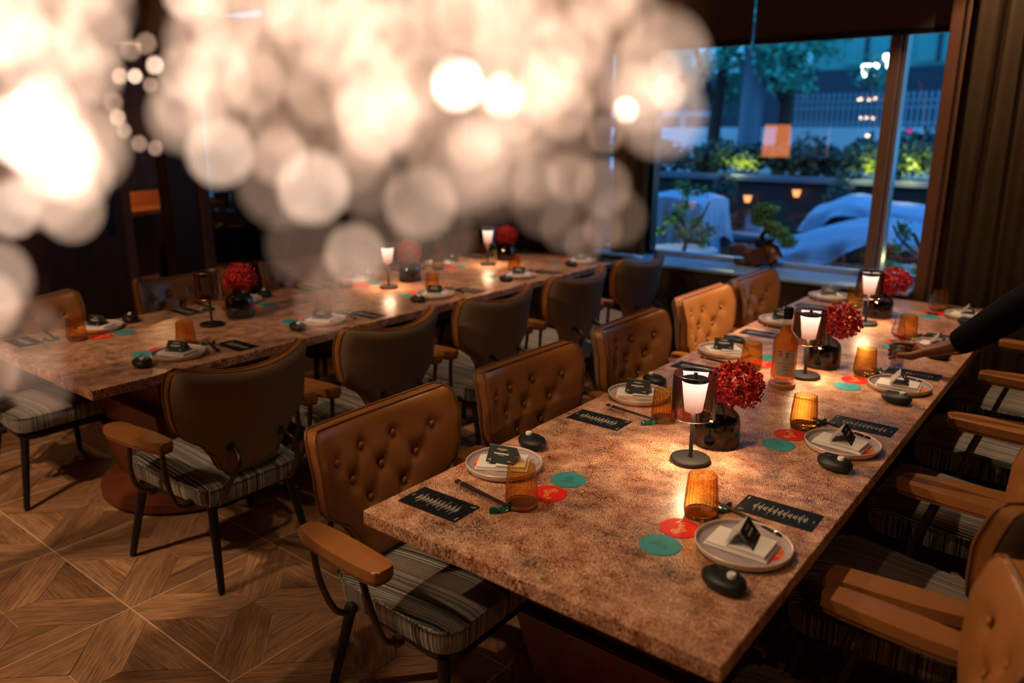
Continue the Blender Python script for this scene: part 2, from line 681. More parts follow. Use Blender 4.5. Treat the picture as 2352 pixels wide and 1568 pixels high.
def text_mesh(s, size, m, thick=0.0002, align='CENTER'):
    cu = bpy.data.curves.new('txt', 'FONT')
    cu.body = s
    cu.size = size
    cu.align_x = align
    cu.align_y = 'CENTER'
    cu.extrude = thick
    cu.resolution_u = 3
    o = bpy.data.objects.new('txt', cu)
    C.objects.link(o)
    bpy.context.view_layer.update()
    me = bpy.data.meshes.new_from_object(o)
    bpy.data.objects.remove(o)
    me.materials.clear()
    me.materials.append(m)
    return me


def bm_add_mesh(bm, me, mx):
    k = len(bm.verts)
    bm.from_mesh(me)
    bm.verts.ensure_lookup_table()
    for v in bm.verts[k:]:
        v.co = mx @ v.co

# ================================================================== the room
X0, X1, Y0, Y1 = -5.9, 2.2, -2.6, 5.5

# floor: bed of grout and one object per plank (square modules, four mitred arms and eight edge strips each)
PX, PY, OX, OY = 0.662, 0.622, -2.732, 1.140
bm = bm_new()
box(bm, X0 - 3.2, X1 + .1, Y0 - .1, Y1 + .12, -0.12, -0.0035)
floor = struct('floor', bm, MT['grout'])


def plank_polys():
    h, s, g = 0.5, 0.185, 0.0025
    L = []
    for k in range(4):
        a = PI / 2 * k
        rot = lambda p, a=a: (p[0] * round(math.cos(a)) - p[1] * round(math.sin(a)), p[0] * round(math.sin(a)) + p[1] * round(math.cos(a)))
        arm = [(0, 0), (s, 0), (h, h - s), (h, h), (h - s, h), (0, s)]
        L.append(([rot(p) for p in arm], a + PI / 4))
        m1 = s + (h - s) * 0.52
        t = lambda x: x - s
        tri = [(s, 0), (m1, -t(m1)), (m1, t(m1))]
        quad = [(m1, -t(m1)), (h, -t(h)), (h, t(h)), (m1, t(m1))]
        L.append(([rot(p) for p in tri], a + PI / 2))
        L.append(([rot(p) for p in quad], a + PI / 2))
    return L


PP = plank_polys()
tiles = []
for i in range(-11, 9):
    for j in range(-7, 8):
        cx, cyy = OX + (i + .5) * PX, OY + (j + .5) * PY
        if cx < X0 - 3.0 or cx > X1 or cyy < Y0 or cyy > Y1:
            continue
        rel = Vector((cx, cyy, 0)) - CAM
        dep = rel.dot(fw)
        vis = dep > .3 and abs(rel.dot(r2) / dep) < .72 and abs(rel.dot(u2) / dep) < .62
        tiles.append((0 if vis else 1, rel.length, cx, cyy))
tiles.sort()
rs = random.Random(3)


def plank_into(bm, uvl, pts, ang, cx, cyy, z):
    g = 0.0016
    mxp, myp = sum(p[0] for p in pts) / len(pts), sum(p[1] for p in pts) / len(pts)
    P = []
    for (px, py) in pts:
        x, y = px * PX, py * PY
        dx, dy = x - mxp * PX, y - myp * PY
        L = math.hypot(dx, dy)
        k = 1 - g / L * 1.3
        P.append((cx + mxp * PX + dx * k, cyy + myp * PY + dy * k))
    a = [bm.verts.new((x, y, z)) for x, y in P]
    b = [bm.verts.new((x, y, z - .006)) for x, y in P]
    f = [bm.faces.new(a)]
    n = len(P)
    for i in range(n):
        f.append(bm.faces.new((a[i], a[(i + 1) % n], b[(i + 1) % n], b[i])))
    ou, ov = rs.uniform(0, 40), rs.uniform(0, 40)
    tone = rs.random()
    tl = bm.loops.layers.uv.get('tone') or bm.loops.layers.uv.new('tone')
    uvl = bm.loops.layers.uv['UVMap']
    ca, sa = math.cos(-ang), math.sin(-ang)
    for ff in f:
        for l in ff.loops:
            x, y = l.vert.co.x - cx, l.vert.co.y - cyy
            l[uvl].uv = (x * ca - y * sa + ou, x * sa + y * ca + ov)
            l[tl].uv = (tone, 0)


nplank = 0
rest = bm_new()
ruv = rest.loops.layers.uv.new('UVMap')
rest.loops.layers.uv.new('tone')
for (v, d, cx, cyy) in tiles:
    for pts, ang in PP:
        if v == 0 and nplank < 300:
            bm = bm_new()
            uvl = bm.loops.layers.uv.new('UVMap')
            bm.loops.layers.uv.new('tone')
            plank_into(bm, uvl, pts, ang, cx, cyy, rs.uniform(-.0006, 0.0006))
            o = obj('floor_plank', bm, MT['plank'], floor, smooth=False)
            nplank += 1
        else:
            plank_into(rest, ruv, pts, ang, cx, cyy, rs.uniform(-.0006, 0.0006))
o = obj('distant_floor_planks', rest, MT['plank'], floor, smooth=False)
o['kind'] = 'stuff'

bm = bm_new()
for i in range(-12, 10):
    x = OX + i * PX
    if X0 - 3 < x < X1:
        box(bm, x - .0022, x + .0022, Y0, Y1, -.004, .0008)
for j in range(-7, 9):
    y = OY + j * PY
    if Y0 < y < Y1:
        box(bm, X0 - 3, X1, y - .0022, y + .0022, -.004, .0008)
o = obj('grout_lines', bm, MT['grout'], floor, smooth=False)
o['kind'] = 'stuff'

# ceiling and shell
bm = bm_new()
box(bm, X0 - 3.2, X1 + .1, Y0 - .1, Y1 + .2, CEIL, CEIL + .12)
ceiling = struct('ceiling', bm, MT['plaster'])
for s in SPOTS:
    bm = bm_new()
    lathe(bm, [(.05, CEIL - .002), (.052, CEIL - .014), (.04, CEIL - .014), (.034, CEIL - .004)], 20, s[0], s[1], cap=(False, False))
    obj('downlight_trim', bm, MT['blackmetal'], ceiling)
bm = bm_new()
box(bm, X0 - .1, X1 + .1, Y0 - .12, Y0, 0, CEIL)
struct('wall_south', bm, MT['plaster'])
bm = bm_new()
box(bm, X1, X1 + .12, Y0, Y1, 0, CEIL)
struct('wall_east', bm, MT['plaster'])

# window wall
GX0, GX1 = -3.46, -1.0
SILLZ = 0.785
bm = bm_new()
box(bm, X0 - .1, GX0, Y1, Y1 + .2, 0, CEIL)
box(bm, -0.9, X1, Y1, Y1 + .2, 0, CEIL)
box(bm, GX0, -0.9, Y1, Y1 + .2, 0, SILLZ - .02)
box(bm, -3.03, -1.0, Y1 - .26, Y1, 0, SILLZ - .022)
box(bm, GX0, -0.9, Y1, Y1 + .2, 2.75, CEIL)
struct('wall_north', bm, MT['plaster'])
bm = bm_new()
box(bm, -1.0, -0.9, Y1 - .16, Y1 + .2, 0.0, CEIL, .006)
struct('trim_window_jamb', bm, MT['jamb'])
win = None
bm = bm_new()
box(bm, GX0, GX1, Y1 + .16, Y1 + .168, SILLZ, 2.75)
win = struct('window_1', bm, MT['pane'])
bm = bm_new()
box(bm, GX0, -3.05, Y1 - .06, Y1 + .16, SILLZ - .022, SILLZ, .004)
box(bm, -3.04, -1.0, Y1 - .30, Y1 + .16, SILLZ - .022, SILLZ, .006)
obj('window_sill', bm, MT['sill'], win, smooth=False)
bm = bm_new()
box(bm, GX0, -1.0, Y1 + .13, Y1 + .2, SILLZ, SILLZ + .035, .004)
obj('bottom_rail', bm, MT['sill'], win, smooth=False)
bm = bm_new()
box(bm, -1.365, -1.30, Y1 + .06, Y1 + .2, SILLZ, 2.75, .004)
obj('mullion', bm, MT['mullion'], win, smooth=False)
bm = bm_new()
box(bm, -1.298, -1.268, Y1 + .10, Y1 + .2, SILLZ, 2.75, .004)
obj('mullion', bm, MT['steel'], win, smooth=False)
bm = bm_new()
box(bm, -3.05, -3.0, Y1 + .10, Y1 + .2, SILLZ, 2.75, .004)
obj('mullion', bm, MT['blackmetal'], win, smooth=False)
bm = bm_new()
box(bm, -1.022, -1.0, Y1 + .1, Y1 + .2, SILLZ, 2.75, .002)
obj('side_frame', bm, MT['blackmetal'], win, smooth=False)


def blind(x0, x1, label):
    t = thing('roller_blind', label, 'blind', (x0, Y1 - .02, 2.31), group='dark roller blinds')
    bm = bm_new()
    box(bm, 0, x1 - x0, -.002, .002, .03, .76)
    obj('blind_fabric', bm, MT['blind'], t, smooth=False)
    bm = bm_new()
    box(bm, 0, x1 - x0, -.012, .012, 0, .034, .004)
    obj('bottom_bar', bm, MT['blackmetal'], t, smooth=False)


blind(-3.44, -2.235, 'wide dark roller blind lowered over the left part of the window')
blind(-2.215, -1.01, 'dark roller blind lowered over the right part of the window')


# curtains
def curtain(name, x0, x1, y, z0, z1, folds, depth, m, label, seed=1, sweep=0.0):
    rr = random.Random(seed)
    bm = bm_new()
    nx = folds * 10
    ph = [rr.uniform(-.6, .6) for _ in range(folds + 1)]
    rows = []
    for k in range(13):
        v = k / 12
        z = z0 + (z1 - z0) * v
        row = []
        for i in range(nx + 1):
            u = i / nx
            f = u * folds
            q = ph[int(min(f, folds - .001))]
            x = x0 + (x1 - x0) * u + .012 * math.sin(f * 3.1 + v * 3 + q) + sweep * (1 - v) * u
            yy = y + depth * math.sin(f * 2 * PI + q * .7) * (0.75 + .25 * math.sin(3 * v + q)) + .01 * math.sin(7 * f)
            row.append(bm.verts.new((x, yy, z)))
        rows.append(row)
    for a, b in zip(rows, rows[1:]):
        for i in range(nx):
            bm.faces.new((a[i], a[i + 1], b[i + 1], b[i]))
    r = bmesh.ops.solidify(bm, geom=list(bm.faces), thickness=.004)
    o = obj(name, bm, m)
    tag(o, label, 'curtain')
    return o


curtain('curtain', -0.93, 1.9, Y1 - .17, 0.02, 2.98, 22, .045, MT['curtain'], 'long ribbed bronze curtain hanging in folds at the right of the window', 3)
curtain('curtain', -5.0, -3.42, Y1 - .09, 0.02, 2.98, 15, .04, MT['curtain2'], 'dark brown curtain hanging behind the far end of the left table', 4)
curtain('curtain', -3.26, -2.95, Y1 - .09, 0.80, 2.98, 6, .03, MT['curtain'], 'narrow gathered brown curtain at the left edge of the window', 5)
for x0, x1 in ((-0.95, 1.95), (-5.1, -2.9)):
    bm = bm_new()
    tube(bm, [(x0, Y1 - .12, 2.995), (x1, Y1 - .12, 2.995)], .012)
    tag(obj('curtain_rail', bm, MT['blackmetal']), 'black ceiling rail carrying the ' + ('bronze curtain' if x0 > -2 else 'dark brown curtains'), 'rail')

# left wall: walnut panels, sliding door, opening, glass partition
LX = X0
ys = [(-2.6, -1.4), (-1.4, -0.2), (-0.2, 0.9)]
bm = bm_new()
box(bm, LX - .12, LX - .03, Y0, 0.9, 0, CEIL)
wl = struct('wall_west', bm, MT['darkwood'])
for a, b in ys:
    bm = bm_new()
    box(bm, LX - .03, LX, a + .006, b - .006, .1, CEIL, .004)
    obj('wood_panel', bm, MT['darkwood'], wl, smooth=False)
for a, b in ((3.16, 3.46), (4.24, 4.6), (4.6, 5.5)):
    bm = bm_new()
    box(bm, LX - .12, LX + (.05 if a < 4 else 0), a + .004, b - .004, 0, CEIL, .004)
    obj('wood_panel', bm, MT['darkwood'], wl, smooth=False)
bm = bm_new()
box(bm, LX - .12, LX + .08, 3.40, 3.48, 0, CEIL, .004)
obj('wood_post', bm, MT['jamb'], wl, smooth=False)
bm = bm_new()
box(bm, LX - .12, LX, 2.86, 3.16, 2.35, CEIL)
obj('wood_panel', bm, MT['darkwood'], wl, smooth=False)
bm = bm_new()
box(bm, LX - .05, LX + .012, 0.9, 2.80, 0.01, 2.9, .004)
dr = struct('door_1', bm, MT['darkwood'])
bm = bm_new()
box(bm, LX - .005, LX + .016, 2.67, 2.735, .99, 1.21, .002)
h = obj('door_handle', bm, MT['blackmetal'], dr, smooth=False)
bm = bm_new()
box(bm, LX - .055, LX + .02, 2.80, 2.87, 0.01, 2.9, .004)
obj('door_edge_trim', bm, MT['jamb'], dr, smooth=False)
bm = bm_new()
box(bm, LX - .06, LX - .05, 3.48, 4.24, 0.05, CEIL)
struct('window_2', bm, MT['partition'])
for a, b in ((-2.6, .9), (4.24, 5.5)):
    bm = bm_new()
    box(bm, LX, LX + .015, a, b, 0, .1)
    struct('baseboard_west', bm, MT['darkwood'])

# room beyond the opening
bm = bm_new()
box(bm, LX - 3.1, LX - 3.0, 0.5, 6.0, 0, CEIL)
box(bm, LX - 3.1, LX - .12, 6.0, 6.1, 0, CEIL)
box(bm, LX - 3.1, LX - .12, 0.4, 0.5, 0, CEIL)
struct('wall_beyond', bm, MT['darkwood'])
t = thing('sideboard', 'amber lit wooden sideboard seen through the narrow door opening', 'sideboard', (-7.75, 3.85, 0), R(20))
bm = bm_new()
box(bm, -.25, .25, -.9, .9, 0, .95, .01)
obj('body', bm, MT['redwood'], t, smooth=False)
bm = bm_new()
box(bm, -.28, .28, -.95, .95, .95, 1.0, .006)
obj('top', bm, simple('orange_lacquer', (0.5, 0.16, 0.03), 0.3), t, smooth=False)
bm = bm_new()
box(bm, -.25, -.2, -.9, .9, 1.0, 1.13, .006)
obj('back_panel', bm, simple('orange_panel', (0.55, 0.17, 0.03), 0.4), t, smooth=False)
d = bpy.data.lights.new('sideboard_lamp', 'POINT')
d.energy = 16
d.color = (1, .5, .2)
d.shadow_soft_size = .05
lo = bpy.data.objects.new('sideboard_lamp', d)
C.objects.link(lo)
lo.location = (-7.4, 3.9, 1.8)


def side_stool(x, y, rz, label):
    t = thing('lounge_chair', label, 'chair', (x, y, 0), rz)
    bm = bm_new()
    box(bm, -.24, .24, -.24, .24, .40, .48, .03)
    obj('seat', bm, MT['leather'], t)
    bm = bm_new()
    tube(bm, [(-.24, -.22, .48), (-.27, -.22, .80), (-.28, -.12, .90), (-.28, .12, .90), (-.27, .22, .80), (-.24, .22, .48)], .02, smooth_pts=2)
    obj('back_frame', bm, MT['redwood'], t)
    bm = bm_new()
    box(bm, -.29, -.25, -.2, .2, .52, .86, .015)
    obj('backrest', bm, MT['curtain2'], t)
    for sx in (-1, 1):
        for sy in (-1, 1):
            bm = bm_new()
            tube(bm, [(sx * .2, sy * .2, .41), (sx * .23, sy * .23, 0)], .018, r1=.012)
            obj('leg', bm, MT['blackmetal'], t)


side_stool(-6.6, 3.38, R(200), 'round backed lounge chair beyond the narrow door opening')
side_stool(-6.9, 4.3, R(160), 'dim lounge chair behind the glass partition')
t = thing('round_table', 'dim round table behind the glass partition', 'table', (-7.3, 4.9, 0))
bm = bm_new()
lathe(bm, [(.42, .72), (.44, .73), (.44, .75), (.42, .76)], 32)
obj('tabletop', bm, MT['leather_pipe'], t)
bm = bm_new()
lathe(bm, [(.25, 0), (.25, .015), (.03, .03), (.03, .72)], 20)
obj('pedestal', bm, MT['blackmetal'], t)

# floor lamp with orange shade in the corner behind the camera (it mirrors in the window)
t = thing('floor_lamp', 'orange shaded lamp on a stand mirrored in the window pane', 'floor lamp', (-4.72, -1.6, 0))
bm = bm_new()
lathe(bm, [(.16, 0), (.16, .02), (.02, .03), (.012, .05), (.012, 1.35)], 20)
obj('stand', bm, MT['blackmetal'], t)
bm = bm_new()
lathe(bm, [(.22, 1.33), (.20, 1.83)], 28, cap=(False, False))
obj('lamp_shade', bm, emit('glowing_orange_shade', (1.0, 0.26, 0.05), 5.0), t)

# ================================================================== outside
bm = bm_new()
box(bm, -16, 4, Y1 + .2, 40, -0.3, -0.02)
tr_ = struct('terrace_ground', bm, MT['terrace'])


def leafball(bm, cx, cy_, cz, rx, ry, rz, n, s, rr, shell=0.55):
    for _ in range(n):
        d = Vector((rr.gauss(0, 1), rr.gauss(0, 1), rr.gauss(0, 1))).normalized()
        k = shell + (1 - shell) * rr.random()
        p = Vector((cx + d.x * rx * k, cy_ + d.y * ry * k, cz + d.z * rz * k))
        a = Vector((rr.gauss(0, 1), rr.gauss(0, 1), rr.gauss(0, 1))).normalized()
        b = a.cross(d)
        if b.length < .1:
            continue
        b.normalize()
        L = s * rr.uniform(.7, 1.3)
        v = [bm.verts.new(p + a * L), bm.verts.new(p + b * L * .45), bm.verts.new(p - a * L * .8), bm.verts.new(p - b * L * .45)]
        bm.faces.new(v)


# planter wall, coping, hedge
t = thing('planter', 'long dark raised planter with grey coping across the terrace', 'planter', (0, 0, 0))
bm = bm_new()
box(bm, -9, 1.5, 10.0, 11.6, 0, 1.12)
obj('planter_wall', bm, MT['planter'], t, smooth=False)
bm = bm_new()
box(bm, -9, 1.5, 9.93, 10.12, 1.12, 1.18)
obj('coping', bm, MT['coping'], t, smooth=False)
for k, (x0, x1, hh, seed) in enumerate(((-6.4, -4.9, .30, 1), (-4.9, -3.6, .26, 2), (-3.6, -2.4, .34, 3), (-2.4, -1.2, .42, 4))):
    rr = random.Random(seed)
    bm = bm_new()
    for i in range(14):
        x = rr.uniform(x0, x1)
        leafball(bm, x, rr.uniform(10.3, 11.2), 1.2 + rr.uniform(.05, hh), .28, .28, rr.uniform(.12, hh * .8), 150, .055, rr)
    o = obj('hedge', bm, MT['leaf'], smooth=False)
    lab = ['leftmost stretch of the dark green hedge in the planter', 'hedge stretch behind the bright yellow lit leaves left of centre', 'hedge stretch in the middle of the long planter', 'taller hedge stretch at the right end of the planter'][k]
    tag(o, lab, 'hedge', 'hedge in the planter')
    o['kind'] = 'stuff'
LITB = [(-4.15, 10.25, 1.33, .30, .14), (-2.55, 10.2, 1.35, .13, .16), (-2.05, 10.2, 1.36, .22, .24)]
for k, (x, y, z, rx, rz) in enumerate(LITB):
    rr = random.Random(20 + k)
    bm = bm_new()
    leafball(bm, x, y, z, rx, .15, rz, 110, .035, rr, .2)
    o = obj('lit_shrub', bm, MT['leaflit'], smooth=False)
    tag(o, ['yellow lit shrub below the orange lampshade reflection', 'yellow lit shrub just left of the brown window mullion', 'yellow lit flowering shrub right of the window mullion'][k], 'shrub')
    d = bpy.data.lights.new('garden_lamp', 'POINT')
    d.energy = (12, 7, 10)[k]
    d.color = (1, .85, .3)
    d.shadow_soft_size = .05
    lo = bpy.data.objects.new('garden_lamp', d)
    C.objects.link(lo)
    lo.location = (x, y - .32, z - .05)
bm = bm_new()
lathe(bm, [(.005, 0), (.03, .015), (.035, .04), (.02, .06), (.004, .065)], 12)
o = obj('pink_flower', bm, simple('magenta_petal', (0.85, 0.02, 0.30), 0.5), loc=(-2.16, 10.1, 1.72))
tag(o, 'single magenta flower above the lit shrub at right', 'flower')
bm = bm_new()
tube(bm, [(0, 0, -.3), (0, 0, 0)], .006)
obj('stem', bm, MT['leaf'], o)

# round bushes in front of the planter
for k, (x, y, z, r, h) in enumerate(((-4.1, 9.55, .98, .17, .26), (-2.68, 9.5, .95, .20, .30))):
    rr = random.Random(40 + k)
    t = thing('round_shrub', ['clipped round green shrub in a pot left of the two wall lights', 'clipped round green shrub behind the covered furniture'][k], 'shrub', (x, y, 0))
    bm = bm_new()
    leafball(bm, 0, 0, z, r, r, h, 1100, .03, rr, .6)
    obj('foliage', bm, MT['leaf'], t, smooth=False)
    bm = bm_new()
    lathe(bm, [(.12, 0), (.17, .7), (.16, .7)], 16)
    obj('pot', bm, MT['planter'], t)
# wall lights
for k, (x, z) in enumerate(((-3.93, .90), (-3.31, 1.0))):
    t = thing('wall_light', ['orange glowing lantern on the planter wall, the left one', 'orange glowing lantern on the planter wall, the right one'][k], 'lantern', (x, 9.93, z))
    bm = bm_new()
    lathe(bm, [(.03, -.05), (.05, .03), (.05, .035)], 14, 0, -.03)
    obj('lantern_shade', bm, emit('lantern_glow_%d' % k, (1.0, .32, .10), 2.6), t)
    bm = bm_new()
    lathe(bm, [(.052, .036), (.052, .045), (.01, .06)], 14, 0, -.03)
    box(bm, -.01, .01, -.03, .07, .045, .055)
    obj('lantern_cap', bm, MT['blackmetal'], t)
bm = bm_new()
box(bm, -.10, .10, -.1, .1, 0, .72, .008)
o = obj('utility_box', bm, MT['tarp'], loc=(-3.72, 9.7, 0))
tag(o, 'pale upright box standing below the left orange lantern', 'box')
# low ledge and bench
bm = bm_new()
box(bm, -4.1, -2.6, 8.9, 9.2, .50, .56, .006)
box(bm, -4.1, -2.6, 9.0, 9.15, 0, .5)
o = obj('terrace_bench', bm, MT['coping'])
tag(o, 'low grey ledge bench running below the lanterns', 'bench')
t = thing('ochre_bench', 'ochre low bench with pale top between cover and bonsai', 'bench', (-3.55, 8.2, 0))
bm = bm_new()
box(bm, 0, .75, 0, .5, .22, .48, .01)
obj('backrest', bm, MT['yellowwood'], t, smooth=False)
bm = bm_new()
box(bm, 0, .8, -.25, .1, .10, .2, .01)
obj('seat', bm, MT['pot'], t, smooth=False)


# covered furniture: draped sheets
def drape(name, label, cx, cy_, lx, ly, ztop, zfun, skirt, seed, rz=0.0, m=None, hem=0.0):
    rr = random.Random(seed)
    bm = bm_new()
    nx, ny = 40, 26
    grid = []
    for j in range(ny + 1):
        row = []
        for i in range(nx + 1):
            u, v = i / nx * 2 - 1, j / ny * 2 - 1
            m_ = max(abs(u), abs(v))
            if m_ < .72:
                x, y = u / .72 * lx, v / .72 * ly
                z = ztop + zfun(u / .72, v / .72)
            else:
                k = (m_ - .72) / .28
                uu, vv = u / m_, v / m_
                w_ = .05 * math.sin(9 * math.atan2(v, u) * 2 + seed) * k
                x, y = uu * (lx + .05 * k + w_), vv * (ly + .05 * k + w_)
                z = ztop + zfun(uu, vv) - k * (skirt + hem * math.sin(5 * math.atan2(v, u) + seed))
            z += .012 * noise.noise(Vector((u * 4, v * 4, seed)))
            row.append(bm.verts.new((x, y, z)))
        grid.append(row)
    for a, b in zip(grid, grid[1:]):
        for i in range(nx):
            bm.faces.new((a[i], a[i + 1], b[i + 1], b[i]))
    o = obj(name, bm, m or MT['tarp'])
    o.location = (cx, cy_, 0)
    o.rotation_euler = (0, 0, rz)
    tag(o, label, 'furniture cover', 'covered terrace furniture')
    return o


drape('furniture_cover', 'tall pale blue cover over stacked furniture at the left of the window', -3.86, 7.9, .38, .45, 1.12, lambda u, v: -.07 * abs(u) ** 2 - .05 * v * v, .55, 3, 0.1, hem=.2)
drape('furniture_cover', 'front low pale blue cover draped between chairs', -1.92, 7.9, .80, .5, .84, lambda u, v: .15 * math.cos((u - .15) * 1.9) - .12 * v * v - .05 + .022 * math.sin(7 * v + 2.5 * u), .10, 5, .05, hem=.09)
drape('furniture_cover', 'rear low pale blue cover peaked at its left end', -1.85, 9.0, .88, .4, .97, lambda u, v: .16 * math.exp(-((u + .6) / .28) ** 2) + .05 * math.cos(u * 4) - .08 * v * v, .16, 8, .0, hem=.05)
for k, (x, y, s) in enumerate(((-2.5, 7.75, 1), (-1.6, 7.7, 1), (-2.1, 8.95, 1), (-3.75, 7.8, 1))):
    t = thing('covered_terrace_chair', ['dark slatted terrace chair under the left of the front cover', 'dark slatted terrace chair under the right of the front cover', 'terrace chair under the rear cover', 'white legged chair stack under the tall cover'][k], 'chair', (x, y, 0))
    mm = MT['pot'] if k == 3 else MT['planter']
    bm = bm_new()
    box(bm, -.24, .24, -.24, .24, .38, .43, .01)
    obj('seat', bm, mm, t, smooth=False)
    for sx in (-1, 1):
        for sy in (-1, 1):
            bm = bm_new()
            tube(bm, [(sx * .21, sy * .21, .4), (sx * .24, sy * .24, 0)], .022)
            obj('leg', bm, mm, t)
    for i in range(5):
        bm = bm_new()
        box(bm, -.2 + i * .1 - .02, -.2 + i * .1 + .02, -.25, -.23, .43, .66, .004)
        obj('slat', bm, MT['redwood'] if k < 3 else mm, t, smooth=False)

# potted olive tree close outside the window on the left, and its neighbour at right
def potted(x, y, label, seed, zc, r, lit):
    rr = random.Random(seed)
    t = thing('potted_olive_tree', label, 'potted tree', (x, y, 0))
    bm = bm_new()
    lathe(bm, [(.20, .25), (.28, .62), (.30, .72), (.27, .72), (.26, .68)], 24)
    box(bm, -.12, .12, -.12, .12, 0, .3)
    obj('pot', bm, MT['pot'], t)
    bm = bm_new()
    tube(bm, [(0, 0, .66), (.03, .02, .85), (-.05, 0, 1.0)], .022, r1=.012, smooth_pts=1)
    tube(bm, [(0, 0, .84), (.14, .03, .98), (.22, 0, 1.15)], .014, r1=.006, smooth_pts=1)
    tube(bm, [(0, 0, .84), (-.15, .03, .95), (-.2, 0, 1.05)], .014, r1=.006, smooth_pts=1)
    obj('trunk', bm, MT['bark'], t)
    bm = bm_new()
    for i in range(16):
        leafball(bm, rr.uniform(-r, r), rr.uniform(-.2, .2), zc + rr.uniform(-.22, .25), .10, .10, .07, 42, .028, rr, .2)
    obj('foliage', bm, MT['bonsaileaf'], t, smooth=False)
    for (dx, dz) in lit:
        d = bpy.data.lights.new('garden_lamp', 'POINT')
        d.energy = 1.6
        d.color = (1, .82, .3)
        d.shadow_soft_size = .02
        lo = bpy.data.objects.new('garden_lamp', d)
        C.objects.link(lo)
        lo.location = (x + dx, y - .16, zc + dz)


potted(-3.12, 6.45, 'white potted olive tree outside the left end of the window', 61, 1.05, .30, ((-.25, .05), (-.27, -.2)))
potted(-1.22, 6.5, 'low potted shrub outside the right end of the window', 62, .80, .22, ((.2, .02), (.2, -.2)))

# white parapet with railing, gate pier
bm = bm_new()
box(bm, -13, 2, 16, 16.3, 0, 1.80)
o = obj('parapet_wall', bm, MT['parapet'])
tag(o, 'long white parapet wall beyond the hedge', 'wall')
o['kind'] = 'structure'
t = thing('railing', 'white spiked metal railing on top of the parapet wall', 'railing', (0, 16.12, 1.8))
for zz in (.06, .34, .46):
    bm = bm_new()
    box(bm, -5.6, 1, -.02, .02, zz, zz + .035)
    obj('rail', bm, MT['railing'], t, smooth=False)
bm = bm_new()
box(bm, -.018, .018, -.012, .012, 0, .58)
bmesh.ops.create_cone(bm, cap_ends=True, segments=4, radius1=.03, radius2=0, depth=.08, matrix=Matrix.Translation((0, 0, .61)))
me = mesh_of('baluster', bm, MT['railing'], False)
for i in range(66):
    inst('baluster', me, t, (-5.55 + i * .1, 0, 0))
bm = bm_new()
box(bm, -13, -7.2, 16.1, 16.2, 2.02, 2.14)
o = obj('guard_rail', bm, MT['railing'])
tag(o, 'pale horizontal guard rail above the parapet at left', 'railing')
for xx in (-12, -10, -8):
    bm = bm_new()
    box(bm, xx - .05, xx + .05, 16.1, 16.2, 1.8, 2.02)
    obj('post', bm, MT['railing'], o)

# building behind
t = thing('building', 'teal painted building behind the street trees with a dark ground floor', 'building', (0, 24, 0))
bm = bm_new()
box(bm, -22, 6, 0, .4, 2.9, 14)
obj('wall', bm, MT['facade'], t, smooth=False)
bm = bm_new()
box(bm, -22, 6, -.05, .4, 0, 3.4)
obj('ground_floor_wall', bm, MT['facadedark'], t, smooth=False)
for i, (x0, x1, z0, z1) in enumerate(((-13.5, -12.2, 3.9, 6.5), (-11.6, -9.3, 3.45, 5.0), (-8.9, -7.9, 3.5, 5.4), (-7.0, -5.9, 3.5, 5.6), (-5.2, -4.1, 3.5, 5.6), (-3.4, -2.3, 3.5, 5.6))):
    bm = bm_new()
    box(bm, x0, x1, -.08, .02, z0, z1)
    f = obj('window', bm, MT['facadewin'] if i < 3 else MT['facade'], t, smooth=False)
    bm = bm_new()
    box(bm, (x0 + x1) / 2 - .05, (x0 + x1) / 2 + .05, -.12, -.07, z0, z1)
    obj('window_bar', bm, MT['facadedark'], f, smooth=False)


def street_tree(x, y, label, seed, lean, h=4.2, crown=True, r=.16):
    rr = random.Random(seed)
    t = thing('street_tree', label, 'tree', (x, y, 0))
    bm = bm_new()
    pts = [(0, 0, 0), (lean * .2, 0, 1.2), (lean * .1 + .05, 0, 2.0), (lean * .6, 0, 2.7), (lean, 0, h)]
    tube(bm, pts, r, r1=r * .45, smooth_pts=2)
    tube(bm, [(lean * .3, 0, 2.2), (lean * .3 - .45, 0, 3.0), (lean * .3 - .7, 0, 4.2)], r * .5, r1=r * .2, smooth_pts=1)
    obj('trunk', bm, MT['bark'], t)
    bm = bm_new()
    for i in range(26):
        leafball(bm, lean + rr.uniform(-1.5, 1.5), rr.uniform(-1, 1), h - 1.2 + rr.uniform(-.7, 1.6), .5, .5, .35, 110, .085, rr, .2)
    obj('crown', bm, MT['canopy'], t, smooth=False)


street_tree(-6.45, 14.2, 'crooked dark street tree left of the blue column', 71, .25)
street_tree(-5.2, 14.4, 'straight dark street tree right of the blue column', 72, .1, 4.6)
street_tree(-1.6, 19, 'leafy tree at the right edge of the window view', 73, .2, 4.4)
bm = bm_new()
lathe(bm, [(.22, 0), (.20, 2), (.17, 6.5)], 20, -5.62, 14.0)
tag(obj('street_column', bm, MT['column']), 'thick blue grey street column between the two dark trees', 'column')
# sign post of the street lamp
t = thing('street_lamp', 'ornate street lamp with bright white lanterns', 'street lamp', (-4.62, 18, 0))
bm = bm_new()
lathe(bm, [(.12, 0), (.12, .3), (.06, .4), (.05, 2.4), (.07, 2.45), (.03, 2.55), (.03, 2.9)], 12)
tube(bm, [(-.2, 0, 2.8), (0, 0, 2.62), (.2, 0, 2.8)], .02, smooth_pts=2)
obj('pole', bm, MT['planter'], t)
ge = emit('street_lantern_light', (.92, 1.0, 0.95), 9)
for dx, dz in ((-.2, 2.8), (.02, 2.82), (.2, 2.98)):
    bm = bm_new()
    lathe(bm, [(.05, 0), (.10, .22), (.09, .26)], 10)
    l = obj('lantern', bm, ge, t, loc=(dx, 0, dz))
    bm = bm_new()
    lathe(bm, [(.11, .26), (.02, .36)], 10)
    obj('lantern_cap', bm, MT['planter'], l)

